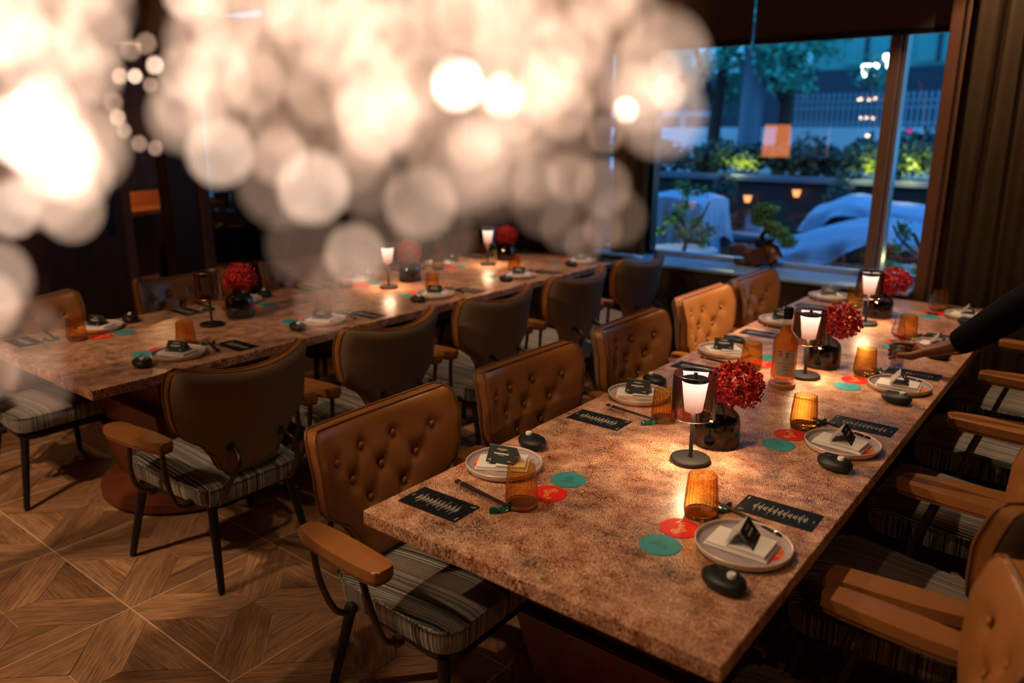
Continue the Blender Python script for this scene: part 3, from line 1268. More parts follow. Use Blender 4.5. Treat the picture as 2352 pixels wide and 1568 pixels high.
# bonsai on a root wood stand on the sill
t = thing('bonsai_tree', 'cloud pruned green bonsai in a small dark pot on the root stand', 'bonsai', (-2.06, 5.55, SILLZ + .15))
bm = bm_new()
lathe(bm, [(.05, 0), (.07, .05), (.075, .06), (.06, .055)], 18)
obj('pot', bm, MT['blackmetal'], t)
bm = bm_new()
tube(bm, [(0, 0, .03), (-.02, 0, .08), (.02, 0, .12), (-.01, 0, .20)], .022, r1=.008, smooth_pts=2)
tube(bm, [(0, 0, .10), (.08, 0, .12), (.13, 0, .10)], .010, r1=.005, smooth_pts=1)
obj('trunk', bm, MT['bark'], t)
rr = random.Random(9)
bm = bm_new()
for (x, z, a, b) in ((-.05, .23, .115, .055), (.00, .27, .10, .05), (-.02, .18, .09, .04), (.11, .11, .09, .05), (.17, .05, .075, .055), (.06, .15, .07, .04)):
    leafball(bm, x, 0, z, a, .09, b, 480, .013, rr, .4)
obj('foliage', bm, MT['bonsaileaf'], t, smooth=False)
bm = bm_new()
pts = [(-.22, 0, .10), (-.14, .0, .13), (-.07, .0, .09), (0, 0, .10), (.08, .0, .13), (.11, 0, .06)]
tube(bm, pts, .038, r1=.075, smooth_pts=2)
tube(bm, [(-.05, 0, .05), (.02, 0, .09), (.07, 0, .10)], .07, r1=.08, smooth_pts=1)
tube(bm, [(-.18, 0, .02), (-.06, 0, .03), (.03, .0, .06), (.06, 0, .14)], .022, r1=.05, smooth_pts=2)
tube(bm, [(.12, 0, .02), (.08, 0, .06), (.03, 0, .13)], .035, r1=.04, smooth_pts=2)
tube(bm, [(-.10, 0, .02), (-.05, .0, .08), (-.02, 0, .14)], .02, r1=.03, smooth_pts=2)
bmesh.ops.translate(bm, verts=bm.verts, vec=(0, 0, 0))
for v in bm.verts:
    v.co += .012 * noise.noise_vector(v.co * 18)
    v.co.z = max(v.co.z, 0.0005)
o = obj('root_wood_stand', bm, MT['driftwood'], loc=(-2.08, 5.55, SILLZ))
tag(o, 'gnarled reddish root wood stand on the window sill under the bonsai', 'stand')

# ================================================================== dining tables
TZ = 0.75


def dining_table(name_label, x0, x1, y0, y1, seams, peds):
    t = thing('dining_table', name_label, 'table', ((x0 + x1) / 2, y0, 0))
    ox, oy = (x0 + x1) / 2, y0
    cuts = [y0] + seams + [y1]
    for a, b in zip(cuts, cuts[1:]):
        bm = bm_new()
        g = .0012
        box(bm, x0 - ox, x1 - ox, a - oy + (g if a > y0 else 0), b - oy - (g if b < y1 else 0), TZ - .042, TZ, .0035)
        obj('tabletop_panel', bm, MT['table'], t, smooth=False)
    bm = bm_new()
    box(bm, x0 - ox + .07, x1 - ox - .07, .07, y1 - oy - .07, TZ - .062, TZ - .043)
    obj('underframe', bm, MT['blackmetal'], t, smooth=False)
    for px, py in peds:
        px, py = px - ox, py - oy
        bm = bm_new()
        lathe(bm, [(.41, .012), (.42, .02), (.42, .062), (.40, .075)], 48, px, py, ax=1.0, ay=1.0)
        lathe(bm, [(.38, 0), (.38, .012)], 40, px, py)
        base = obj('pedestal_base', bm, MT['redwood'], t)
        for (hw0, hw1, za, zb) in ((.255, .235, .688, .50), (.235, .285, .50, .34), (.24, .30, .34, .075)):
            bm = bm_new()
            r = bmesh.ops.create_cube(bm, size=1)
            for v in r['verts']:
                hw = hw0 if v.co.z > 0 else hw0
                top = v.co.z > 0
                h = hw1 if (top and zb < .4) else hw0
                if zb >= .5:
                    h = .255 if top else .235
                elif zb > .3:
                    h = .30 if top else .265
                else:
                    h = .30 if top else .25
                v.co = Vector((px + v.co.x * 2 * h, py + v.co.y * 2 * h, za if top else zb))
            bmesh.ops.bevel(bm, geom=list(bm.edges), offset=.006, segments=2, affect='EDGES')
            obj('pedestal_tier', bm, MT['redwood'], t, smooth=False)
    return t


RT = dining_table('long patterned dining table at right with three lit table lamps', -1.511, -0.480, 1.265, 5.16, [2.236, 2.932, 3.665, 4.40], [(-0.995, 1.95), (-0.995, 4.35)])
LT = dining_table('long patterned dining table at left with the unlit mirrored lamp', -4.255, -3.115, 1.27, 5.36, [2.30, 3.05, 3.80, 4.55], [(-3.60, 1.90), (-3.60, 4.6)])

# ================================================================== chairs (local x = towards the table)
def back_grid(nu=44, nv=34):
    """rows of (y, z, e) on the shield-shaped back; e = distance to the rim"""
    H = .43
    def half(v):
        k = [(0, .085), (.03, .112), (.08, .128), (.2, .150), (.33, .192), (.42, .258), (.48, .281), (.6, .291), (.8, .297), (.93, .293), (.975, .284), (1, .266)]
        for (a, x), (b, y) in zip(k, k[1:]):
            if v <= b:
                f = (v - a) / (b - a)
                f = f * f * (3 - 2 * f) * .4 + f * .6
                return x + (y - x) * f
        return k[-1][1]
    rows = []
    for j in range(nv + 1):
        v = j / nv
        v = v + .035 * math.sin(2 * PI * v) * -1
        hw = half(v)
        row = []
        for i in range(nu + 1):
            u = -1 + 2 * i / nu
            u = math.copysign(abs(u) ** .92, u)
            y = hw * u
            z = H * v + (.042 * (abs(y) / .29) ** 2) * v - .004
            e = min((1 - abs(u)) * hw, (1 - v) * H, v * H)
            row.append((y, z, e))
        rows.append(row)
    return rows


BG = back_grid()
BX0, BZ0 = -.150, .455


def back_x(y, z):
    return BX0 - .26 * z + 1.25 * y * y * (0.35 + .65 * min(1, max(0, z / .35)))


BUT = []
for (zz, ys_) in ((.345, (-.205, -.07, .07, .205)), (.265, (-.138, 0, .138)), (.185, (-.075, .075)), (.105, (0,))):
    for yy in ys_:
        BUT.append((yy, zz))


def tuft(y, z):
    d = 0
    for (a, b) in BUT:
        q = math.hypot(y - a, z - b)
        d -= .017 * math.exp(-(q / .026) ** 2)
    # soft diagonal pleats between neighbouring buttons
    for i, (a, b) in enumerate(BUT):
        for (c, e) in BUT[i + 1:]:
            L = math.hypot(a - c, b - e)
            if L < .118 and abs(b - e) > .02:
                tt = max(0, min(1, ((y - a) * (c - a) + (z - b) * (e - b)) / L / L))
                q = math.hypot(y - a - tt * (c - a), z - b - tt * (e - b))
                d -= .0065 * math.exp(-(q / .010) ** 2)
    return d


def make_back():
    T = .055
    bm = bm_new()
    F = [[bm.verts.new((back_x(y, z) + T - .014 * max(0, 1 - e / .022) ** 2 + (tuft(y, z) if e > .012 else 0) + .010 * min(1, e / .10), y, BZ0 + z)) for (y, z, e) in row] for row in BG]
    B = [[bm.verts.new((back_x(y, z), y, BZ0 + z)) if (i in (0, len(row) - 1) or j in (0, len(BG) - 1)) else None for i, (y, z, e) in enumerate(row)] for j, row in enumerate(BG)]
    nj, ni = len(F), len(F[0])
    for j in range(nj - 1):
        for i in range(ni - 1):
            bm.faces.new((F[j][i], F[j][i + 1], F[j + 1][i + 1], F[j + 1][i]))
    loop = [(0, i) for i in range(ni)] + [(j, ni - 1) for j in range(1, nj)] + [(nj - 1, i) for i in range(ni - 2, -1, -1)] + [(j, 0) for j in range(nj - 2, 0, -1)]
    for k in range(len(loop)):
        a, b = loop[k], loop[(k + 1) % len(loop)]
        bm.faces.new((F[a[0]][a[1]], B[a[0]][a[1]], B[b[0]][b[1]], F[b[0]][b[1]]))
    pad = mesh_of('back_pad', bm, MT['leather'])
    # fabric outer shell
    bm = bm_new()
    S = [[bm.verts.new((back_x(y, z) - .004 - .020 * min(1, (e / .03)) ** .5, y * (1 - .0), BZ0 + z)) for (y, z, e) in row] for row in BG]
    S2 = {}
    for j in range(nj - 1):
        for i in range(ni - 1):
            bm.faces.new((S[j][i], S[j + 1][i], S[j + 1][i + 1], S[j][i + 1]))
    for a in loop:
        y, z, e = BG[a[0]][a[1]]
        S2[a] = bm.verts.new((back_x(y, z) + .001, y, BZ0 + z))
    for k in range(len(loop)):
        a, b = loop[k], loop[(k + 1) % len(loop)]
        bm.faces.new((S[a[0]][a[1]], S[b[0]][b[1]], S2[b], S2[a]))
    shell = mesh_of('back_shell', bm, MT['shell'])
    # piping along both rims
    pipes = []
    for off, rad in ((.001, .0042), (T - .013, .0042)):
        bm = bm_new()
        pts = []
        for a in loop[::2]:
            y, z, e = BG[a[0]][a[1]]
            cz = .20
            k = 1.008
            pts.append((back_x(y, z) + off, y * k, BZ0 + cz + (z - cz) * k))
        tube(bm, pts, rad, 6, closed=True)
        pipes.append(mesh_of('piping', bm, MT['leather_pipe']))
    bm = bm_new()
    bmesh.ops.create_uvsphere(bm, u_segments=10, v_segments=6, radius=.0115)
    for v in bm.verts:
        v.co.x *= .55
    button = mesh_of('button', bm, MT['leather'])
    return pad, shell, pipes, button


def seat_outline(n=64):
    fx, rx, fw_, rw_ = .350, -.170, .272, .215
    pts = []
    cor = [(rx, -rw_), (fx, -fw_), (fx, fw_), (rx, rw_)]
    rad = [.06, .09, .09, .06]
    out_ = []
    for k in range(4):
        p = Vector(cor[k])
        a = (Vector(cor[k - 1]) - p).normalized()
        b = (Vector(cor[(k + 1) % 4]) - p).normalized()
        r = rad[k]
        for q in range(9):
            s = q / 8
            out_.append(tuple(p + a * r * (1 - s) ** 2 + b * r * s ** 2))
        nxt = Vector(cor[(k + 1) % 4])
        for q in range(1, 6):
            s = q / 6
            e0 = p + b * r
            e1 = nxt - b * rad[(k + 1) % 4]
            out_.append(tuple(e0.lerp(e1, s)))
    return out_


def make_seat():
    O = seat_outline()
    cx = .09
    def zt(x):
        return .418 + .03 * (x + .17) / .52
    bm = bm_new()
    rings = []
    #  (scale inward, dz from the top seam)
    for k, dz in ((.93, -.078), (.975, -.072), (1.0, -.045), (1.004, -.02), (.995, 0.0), (.97, .006), (.90, .013), (.75, .020), (.5, .025), (.25, .027)):
        ring = []
        for (x, y) in O:
            X, Y = cx + (x - cx) * k, y * k
            ring.append(bm.verts.new((X, Y, zt(X) + dz)))
        rings.append(ring)
    n = len(O)
    for a, b in zip(rings, rings[1:]):
        for i in range(n):
            bm.faces.new((a[i], a[(i + 1) % n], b[(i + 1) % n], b[i]))
    bm.faces.new(rings[0][::-1])
    c = bm.verts.new((cx, 0, zt(cx) + .028))
    for i in range(n):
        bm.faces.new((rings[-1][i], rings[-1][(i + 1) % n], c))
    seat = mesh_of('seat', bm, MT['seat'])
    bm = bm_new()
    tube(bm, [(x * 1.0, y * 1.006, zt(x) + .001) for x, y in O], .0048, 6, closed=True)
    pipe = mesh_of('seat_piping', bm, MT['seat'])
    bm = bm_new()
    prism(bm, [(cx + (x - cx) * .9, y * .9) for x, y in O], .330, .352)
    frame = mesh_of('seat_frame', bm, MT['blackmetal'])
    return seat, pipe, frame


PAD, SHELL, PIPES, BUTTON = make_back()
SEAT, SEATPIPE, SEATFRAME = make_seat()


def arm_meshes():
    pl = [(-.118, -.026), (-.124, -.015), (-.124, .015), (-.118, .026), (.0, .037), (.13, .038), (.226, .031), (.240, .022), (.240, -.020), (.226, -.029), (.10, -.033), (.0, -.033)]
    pl = [(x - .018, y * 1.22) for x, y in pl]
    for _ in range(2):
        q = []
        for i in range(len(pl)):
            (ax, ay), (bx, by) = pl[i], pl[(i + 1) % len(pl)]
            q += [(ax * .75 + bx * .25, ay * .75 + by * .25), (ax * .25 + bx * .75, ay * .25 + by * .75)]
        pl = q
    bm = bm_new()
    prism(bm, pl[::-1], .625, .655, .010)
    pad = mesh_of('armrest_pad', bm, MT['leather'])
    bm = bm_new()
    prism(bm, [(x * .97, y * .9) for x, y in pl[::-1]], .611, .626, .003)
    pl2 = mesh_of('armrest_underside', bm, MT['leather_pipe'])
    return pad, pl2


ARM, ARMU = arm_meshes()
bm = bm_new()
ARMSW = []
chair0 = thing('dining_chair', '', 'chair')


def build_chair(t):
    inst('seat', SEAT, t)
    inst('seat_piping', SEATPIPE, t)
    inst('seat_frame', SEATFRAME, t)
    pad = inst('backrest_pad', PAD, t)
    sh = inst('backrest_shell', SHELL, t)
    for p in PIPES:
        inst('piping', p, pad)
    for (y, z) in BUT:
        inst('button', BUTTON, pad, loc=(back_x(y, z) + .055 - .002, y, BZ0 + z))
    for s in (-1, 1):
        bm = bm_new()
        tube(bm, [(.29, s * .225, .34), (.345, s * .285, 0.012)], .019, 12, r1=.0135)
        l = obj('leg', bm, MT['blackmetal'], t)
        bm = bm_new()
        lathe(bm, [(.008, 0), (.011, .002), (.011, .012)], 10, .345, s * .285)
        obj('foot_glide', bm, MT['rubber'], l)
        bm = bm_new()
        tube(bm, [(-.13, s * .175, .34), (-.205, s * .215, 0.012)], .019, 12, r1=.0135)
        l = obj('leg', bm, MT['blackmetal'], t)
        bm = bm_new()
        lathe(bm, [(.008, 0), (.011, .002), (.011, .012)], 10, -.205, s * .215)
        obj('foot_glide', bm, MT['rubber'], l)
        # bent tube carrying the back
        bm = bm_new()
        bx = back_x(.105, .125) - .02
        tube(bm, [(-.10, s * .15, .335), (-.165, s * .165, .345), (-.205, s * .165, .40), (-.262, s * .145, .50), (-.278, s * .125, .555), (bx - .03, s * .11, .583), (bx + .004, s * .105, .582)], .0095, 10, smooth_pts=2)
        obj('back_support', bm, MT['bronze'], t)
        bm = bm_new()
        bmesh.ops.create_cone(bm, cap_ends=True, segments=18, radius1=.026, radius2=.022, depth=.008, matrix=Matrix.Translation((bx, s * .105, .582)) @ Matrix.Rotation(-PI / 2 - .26, 4, 'Y'))
        obj('grommet', bm, MT['rubber'], sh)
        # armrest on two bent tubes
        ya = s * .340
        a = inst('armrest', ARM, t, loc=(0, ya, 0), rot=(0, 0, s * R(5)))
        if s < 0:
            a.scale = (1, -1, 1)
        inst('armrest_underside', ARMU, a)
        bm = bm_new()
        tube(bm, [(.10, ya + s * .006, .614), (.135, ya + s * .006, .50), (.155, s * .325, .40), (.15, s * .295, .365), (.15, s * .25, .36)], .010, 10, smooth_pts=2)
        obj('arm_support', bm, MT['bronze'], t)
        bm = bm_new()
        tube(bm, [(-.11, ya - s * .006, .614), (-.10, ya - s * .010, .50), (-.085, s * .30, .39), (-.075, s * .27, .352), (-.07, s * .22, .345)], .010, 10, smooth_pts=2)
        obj('arm_support', bm, MT['bronze'], t)
        for (px, py) in ((.15, .262), (-.072, .238)):
            bm = bm_new()
            bmesh.ops.create_cone(bm, cap_ends=True, segments=14, radius1=.018, radius2=.018, depth=.022, matrix=Matrix.Translation((px, s * py, .355)) @ Matrix.Rotation(PI / 2, 4, 'X'))
            obj('side_fixing', bm, MT['rubber'], t)
    return t


build_chair(chair0)
ctree = tree(chair0)
ORD = ['first', 'second', 'third', 'fourth', 'farthest']
CH = []
jr = random.Random(5)
for i, y in enumerate((1.62, 2.40, 3.17, 3.95, 4.72)):
    CH.append((-2.75, y, PI, 'tan and taupe armchair on the aisle side of the left table, %s from the camera' % ORD[i], 'chairs on the aisle side of the left table'))
for i, y in enumerate((1.50, 2.40, 3.22, 4.05, 4.86)):
    CH.append((-4.24 - .02 * (i % 2), y, 0, 'tan buttoned armchair on the wall side of the left table, %s from the camera' % ORD[i], 'chairs on the wall side of the left table'))
for i, (x, y) in enumerate(((-1.59, 1.56), (-1.57, 2.28), (-1.57, 3.06), (-1.58, 3.85), (-1.56, 4.50))):
    CH.append((x, y, 0, 'tan buttoned armchair on the aisle side of the right table, %s from the camera' % ORD[i], 'chairs on the aisle side of the right table'))
for i, y in enumerate((1.46, 2.27, 3.02, 3.76, 4.50)):
    CH.append((-.225 if i != 1 else -.25, y, PI, 'tan striped armchair on the curtain side of the right table, %s from camera' % ORD[i], 'chairs on the curtain side of the right table'))
for k, (x, y, a, lab, gr) in enumerate(CH):
    a2 = a + R(jr.uniform(-1.5, 1.5))
    if k == 0:
        chair0.location = (x, y, 0)
        chair0.rotation_euler = (0, 0, a2)
        chair0['label'] = lab
        chair0['group'] = gr
    else:
        dup(chair0, (x, y, 0), a2, lab, gr, ctree)

# ================================================================== things on the tables
def disc(bm, r, z0, z1, n=48, bev=.0008):
    lathe(bm, [(r - bev, z0), (r, z0 + bev), (r, z1 - bev), (r - bev, z1)], n)


def lines(bm, rows, z, th=.0003):
    """rows of (x0, x1, y0, y1): flat printed bars"""
    for (x0, x1, y0, y1) in rows:
        box(bm, x0, x1, y0, y1, z, z + th)


# masters -----------------------------------------------------------
def make_plate():
    t = thing('plate', '', 'plate')
    bm = bm_new()
    lathe(bm, [(.085, 0), (.108, .003), (.1165, .012), (.1175, .022), (.1155, .0235), (.1135, .022), (.111, .012), (.104, .0075), (.001, .0065)], 64, cap=(True, False))
    obj('dish', bm, MT['plate'], t)
    bm = bm_new()
    lathe(bm, [(.1125, .0190), (.1105, .0125), (.1035, .0082), (.001, .0072)], 64, cap=(False, False))
    obj('glazed_interior', bm, MT['glaze'], t)
    bm = bm_new()
    lathe(bm, [(.062, .0074), (.062, .0082), (.001, .0082)], 40, .035, .0)
    obj('printed_card', bm, MT['print'], t)
    return t


def make_napkin():
    t = thing('folded_napkin', '', 'napkin')
    for k, (sx, sy, dx) in enumerate(((.160, .100, 0), (.152, .096, .002), (.147, .094, -.002), (.090, .094, .028))):
        bm = bm_new()
        z = .0 + k * .0042
        box(bm, dx - sx / 2, dx + sx / 2, -sy / 2, sy / 2, z, z + .0045, .002)
        for v in bm.verts:
            v.co.z += .0015 * math.sin(v.co.x * 40 + k)
        obj('fold', bm, MT['napkin'], t)
    return t


def make_card():
    t = thing('name_card', '', 'place card')
    hh, ww, a = .056, .088, R(52)
    mx = Matrix.Rotation(PI / 2 - R(33), 4, 'X')
    # printed black side leans towards -y, plain side towards +y
    bm = bm_new()
    dy = hh * math.cos(a)
    dz = hh * math.sin(a)
    def panel(sgn, th, inset=0.0, lift=0.0):
        n = Vector((0, sgn * math.sin(a), math.cos(a)))
        b = Vector((0, sgn * dy, 0))
        tpt = Vector((0, 0, dz))
        p = []
        for x in (-ww / 2, ww / 2):
            for q in (b, tpt):
                p.append(Vector((x, 0, 0)) + q)
        return p, n
    for sgn, m in ((-1, MT['card']), (1, MT['cardwhite'])):
        bm = bm_new()
        p, n = panel(sgn, 0)
        v = [bm.verts.new(q) for q in p] + [bm.verts.new(q - n * .0008) for q in p]
        for f in ((0, 1, 3, 2), (4, 6, 7, 5), (0, 2, 6, 4), (1, 5, 7, 3), (0, 4, 5, 1), (2, 3, 7, 6)):
            bm.faces.new([v[i] for i in f])
        obj('black_panel' if sgn < 0 else 'plain_panel', bm, m, t, smooth=False)
    # lettering bars on the black panel: local frame u along x, v up the slope
    bm = bm_new()
    U, V = Vector((1, 0, 0)), Vector((0, dy, dz)).normalized()
    nrm = Vector((0, -math.sin(a), math.cos(a)))
    o0 = Vector((0, -dy, 0)) + nrm * .0003
    for (u0, u1, v0, v1) in ((-.014, .014, .0455, .0465), (-.018, .018, .0425, .044), (-.008, .008, .0405, .0415), (-.024, .024, .028, .0325), (-.009, .009, .0245, .0255), (.024, .037, .0085, .0105), (-.038, -.036, .006, .010), (-.034, -.031, .008, .012), (-.031, -.029, .005, .009)):
        q = [o0 + U * uu + V * vv for uu, vv in ((u0, v0), (u1, v0), (u1, v1), (u0, v1))]
        bm.faces.new([bm.verts.new(x) for x in q])
    obj('printed_text', bm, MT['ink'], t, smooth=False)
    return t


def make_pebble():
    t = thing('pebble_dish', '', 'dish')
    bm = bm_new()
    prof = []
    for k in range(13):
        a = -PI / 2 + PI * k / 12
        prof.append((.057 * max(.001, math.cos(a)) ** .62, 0.0185 + .0185 * math.copysign(abs(math.sin(a)) ** .8, math.sin(a))))
    prof = prof[1:-1]
    lathe(bm, prof, 40, ay=.72)
    for v in bm.verts:
        d = math.hypot((v.co.x - .026) / .020, v.co.y / .014)
    obj('body', bm, MT['pebble'], t)
    bm = bm_new()
    lathe(bm, [(.016, .0368), (.015, .0382), (.0130, .0374), (.001, .0371)], 24, .023, 0, ay=.7, cap=(False, False))
    obj('oval_recess', bm, MT['blackmetal'], t)
    return t


def make_tablet():
    bm = bm_new()
    lathe(bm, [(.0095, 0), (.0105, .002), (.0105, .013), (.009, .0155), (.001, .016)], 18)
    o = obj('towel_tablet', bm, MT['tablet'])
    tag(o, '', 'towel tablet')
    return o


def make_menu():
    t = thing('menu_card', '', 'menu')
    bm = bm_new()
    box(bm, -.105, .105, -.055, .055, 0, .0008)
    obj('black_card', bm, MT['card'], t, smooth=False)
    bm = bm_new()
    rr = random.Random(8)
    rows = []
    x = -.068
    k = 0
    while x < .078:
        for j in range(3):
            L = rr.uniform(.010, .030) if j else .008
            w_ = .0022 if j == 0 else .0011
            rows.append((x, x + w_, -L, L))
            x += w_ + .0019
        x += .0035
        k += 1
    rows.append((.093, .0945, -.008, .008))
    rows.append((-.097, -.0945, .028, .046))
    for q in range(4):
        rows.append((-.097 + q * .0035, -.095 + q * .0035, -.046 + q * .0015, -.040 + (q % 2) * .004))
    lines(bm, rows, .0008)
    obj('printed_lines', bm, MT['ink'], t, smooth=False)['kind'] = 'stuff'
    return t


def make_chopsticks():
    t = thing('chopstick', '', 'chopstick')
    bm = bm_new()
    tube(bm, [(0, 0, 0), (.225, 0, 0)], .0019, 8, r1=.0046)
    obj('shaft', bm, MT['chop'], t)
    bm = bm_new()
    tube(bm, [(.2, 0, 0), (.206, 0, 0)], .0047, 8)
    obj('inlay_band', bm, MT['steel'], t)
    return t


def make_rest():
    bm = bm_new()
    pts = []
    n = 14
    A = []
    for k in range(n + 1):
        u = k / n
        x = (u - .5) * .062
        hw = .010 * math.sin(PI * u) ** .7 + .001
        z = .004 + .012 * abs(u - .5) ** 1.2 * 2 * .5 + .003 * math.sin(3 * PI * u)
        A.append([bm.verts.new((x, -hw, z * .7)), bm.verts.new((x, 0, z + .003)), bm.verts.new((x, hw, z * .7)), bm.verts.new((x, hw * .5, 0)), bm.verts.new((x, -hw * .5, 0))])
    for a, b in zip(A, A[1:]):
        for i in range(5):
            bm.faces.new((a[i], a[(i + 1) % 5], b[(i + 1) % 5], b[i]))
    bm.faces.new(A[0])
    bm.faces.new(A[-1][::-1])
    for v_ in bm.verts:
        v_.co = Vector((v_.co.x * 1.15, v_.co.y * 1.5, v_.co.z * 1.35))
    o = obj('chopstick_rest', bm, MT['jade'])
    tag(o, '', 'chopstick rest')
    return o


def make_tumbler():
    t = thing('amber_tumbler', '', 'glass')
    fl = lambda z, a: 1 + (.030 * math.cos(24 * a + z * 6) if z > .012 else 0)
    bm = bm_new()
    lathe(bm, [(.038, .002), (.0445, .010), (.0445, .022), (.0425, .06), (.0392, .10), (.0375, .118), (.0365, .118), (.0412, .06), (.0432, .024), (.041, .016)], 96, flute=fl, cap=(False, False))
    obj('fluted_wall', bm, MT['amber'], t)
    bm = bm_new()
    lathe(bm, [(.034, 0), (.042, .003), (.0428, .009), (.041, .014), (.024, .0105), (.001, .0095)], 48, cap=(True, False))
    obj('glass_base', bm, MT['amberbase'], t)
    return t


m, t_ = mat('amber_solid_glass')
p_ = prin(t_, (1.0, 0.42, 0.08), 0.03)
p_.inputs['Transmission Weight'].default_value = 0.9
p_.inputs['IOR'].default_value = 1.45
out(t_, p_.outputs[0])
MT['amberbase'] = m


def make_coaster(kind):
    t = thing('coaster', '', 'coaster')
    bm = bm_new()
    disc(bm, .0525, 0, .0016)
    obj('card_disc', bm, MT[kind], t)
    bm = bm_new()
    if kind == 'red':
        for s, x, y, rz, sz in (('Ve', -.019, .013, 0, .036), ('ge', .012, .005, 0, .028), ('di', .013, -.020, 0, .034)):
            me = text_mesh(s, sz, MT['inkgold'])
            bm_add_mesh(bm, me, Matrix.Translation((x, y, .0018)) @ Matrix.Rotation(rz, 4, 'Z') @ Matrix.Shear('XY', 4, (0.0, 0.0)))
        obj('lettering', bm, MT['inkgold'], t, smooth=False)
    else:
        rr = random.Random(4)
        rows = []
        for k in range(9):
            y = .022 - k * .0052
            L = rr.uniform(.010, .024) if k else .004
            rows.append((-L, L * .9, y, y + .0012))
        lines(bm, rows, .0016, .0002)
        obj('printed_lines', bm, MT['inkdark'], t, smooth=False)['kind'] = 'stuff'
    return t


PL, NK, NC, PB, TB, MN, CS, RS, TU = make_plate(), make_napkin(), make_card(), make_pebble(), make_tablet(), make_menu(), make_chopsticks(), make_rest(), make_tumbler()
CR, CTL = make_coaster('red'), make_coaster('teal')
MASTERS = [PL, NK, NC, PB, TB, MN, CS, RS, TU, CR, CTL]
TREES = {m_.name: tree(m_) for m_ in MASTERS}
used = set()


def put(master, loc, rz, label, group):
    if master.name not in used:
        used.add(master.name)
        master.location = loc
        master.rotation_euler = (0, 0, rz)
        master['label'] = label
        master['group'] = group
        return master
    return dup(master, loc, rz, label, group, TREES[master.name])


Z = TZ + .0004
SIDES = {
    # plate x, facing sign (towards the table middle), right-hand sign, ys, card angle, offsets
    'curtain side, right table': (-0.62, -1, 1, (1.71, 2.53, 3.30, 4.06, 4.86), R(100), dict(red=(.17, 0), teal=(.17, -.108), glass=(.16, .10), menu=(0, .245), chop=(.155, .165))),
    'aisle side, right table': (-1.385, 1, -1, (1.72, 2.55, 3.35, 4.10, 4.91), R(18), dict(red=(.212, .06), teal=(.205, -.05), glass=(.195, .165), menu=(.01, .30), chop=(.20, .22))),
    'aisle side, left table': (-3.315, -1, 1, (1.75, 2.57, 3.44, 4.29, 5.08), R(28), dict(red=(.16, .0), teal=(.15, -.095), glass=(.135, .115), menu=(-.05, .265), chop=(.10, .19))),
    'wall side, left table': (-4.10, 1, -1, (1.75, 2.59, 3.44, 4.31, 5.10), R(24), dict(red=(.17, .06), teal=(.17, -.055), glass=(.14, .165), menu=(-.03, .34), chop=(.08, .245))),
}
jr = random.Random(12)
for side, (px, fu, fv, ysq, ca, off) in SIDES.items():
    for i, y in enumerate(ysq):
        o = ORD[i]
        W_ = '%s setting, %s' % (o, side)
        G_ = ' on the ' + side.replace(',', ' of the').replace('of the ', 'of the ')
        hot = R(jr.uniform(-6, 6))
        P = lambda u, v: (px + fu * u, y + fv * v)
        put(PL, (px, y, Z), jr.uniform(0, .6) + (0 if fu < 0 else PI), 'cream round plate with raised rim at the ' + W_, 'dinner plates on the tables')
        na = (R(2) if 'right table' in side else R(20)) + hot if fu < 0 else R(33) + hot
        nx, ny = px - .004, y
        put(NK, (nx, ny, Z + .0088), na, 'folded white napkin on the plate at the ' + W_, 'napkins on the plates')
        put(NC, (nx + .002, ny, Z + .0275), ca + hot * .6, 'black tent name card on the napkin at the ' + W_, 'name cards')
        bx_, by_ = P(-.03, -.185)
        pr = R(-18) + hot + (PI if fu < 0 else 0)
        if side == 'curtain side, right table' and i >= 1 or side != 'curtain side, right table' or i == 0:
            put(PB, (bx_, by_, Z), pr, 'black pebble shaped dish beside the plate at the ' + W_, 'black pebble dishes')
            put(TB, (bx_ - .021 * math.cos(pr), by_ - .021 * math.sin(pr), Z + .0300), 0, 'small white towel tablet in the dish at the ' + W_, 'white tablets')
        a, b = P(*off['menu'])
        if y == ysq[-1] and b > 5.1 + (.2 if 'left' in side else 0):
            b = y + fv * .2
        put(MN, (a, b, Z), (0 if True else 0) + R(jr.uniform(-2, 2)) + (PI if fu > 0 else 0), 'long black printed menu card at the ' + W_, 'menu cards')
        a, b = P(*off['chop'])
        ang = PI if fu > 0 else 0
        for q in (0, 1):
            put(CS, (a - fu * .005, b + q * .008, Z + .0165), (ang + (R(-18) if fu < 0 else R(-8)) * 1), 'dark %s chopstick at the %s' % (('nearer', 'farther')[q], W_), 'chopsticks')
        put(RS, (a - fu * .03, b - .004, Z), R(70) + hot, 'dark green leaf shaped chopstick rest at the ' + W_, 'chopstick rests')
        a, b = P(*off['glass'])
        put(TU, (a, b, Z), jr.uniform(0, 1), 'fluted amber glass tumbler at the ' + W_, 'amber tumblers')
        a, b = P(*off['red'])
        put(CR, (a, b, Z + .0001), R(-35) if fu < 0 else R(145), 'round red lettered coaster at the ' + W_, 'red coasters')
        a, b = P(*off['teal'])
        put(CTL, (a, b, Z), R(-115) if fu < 0 else R(20), 'round teal printed coaster at the ' + W_, 'teal coasters')


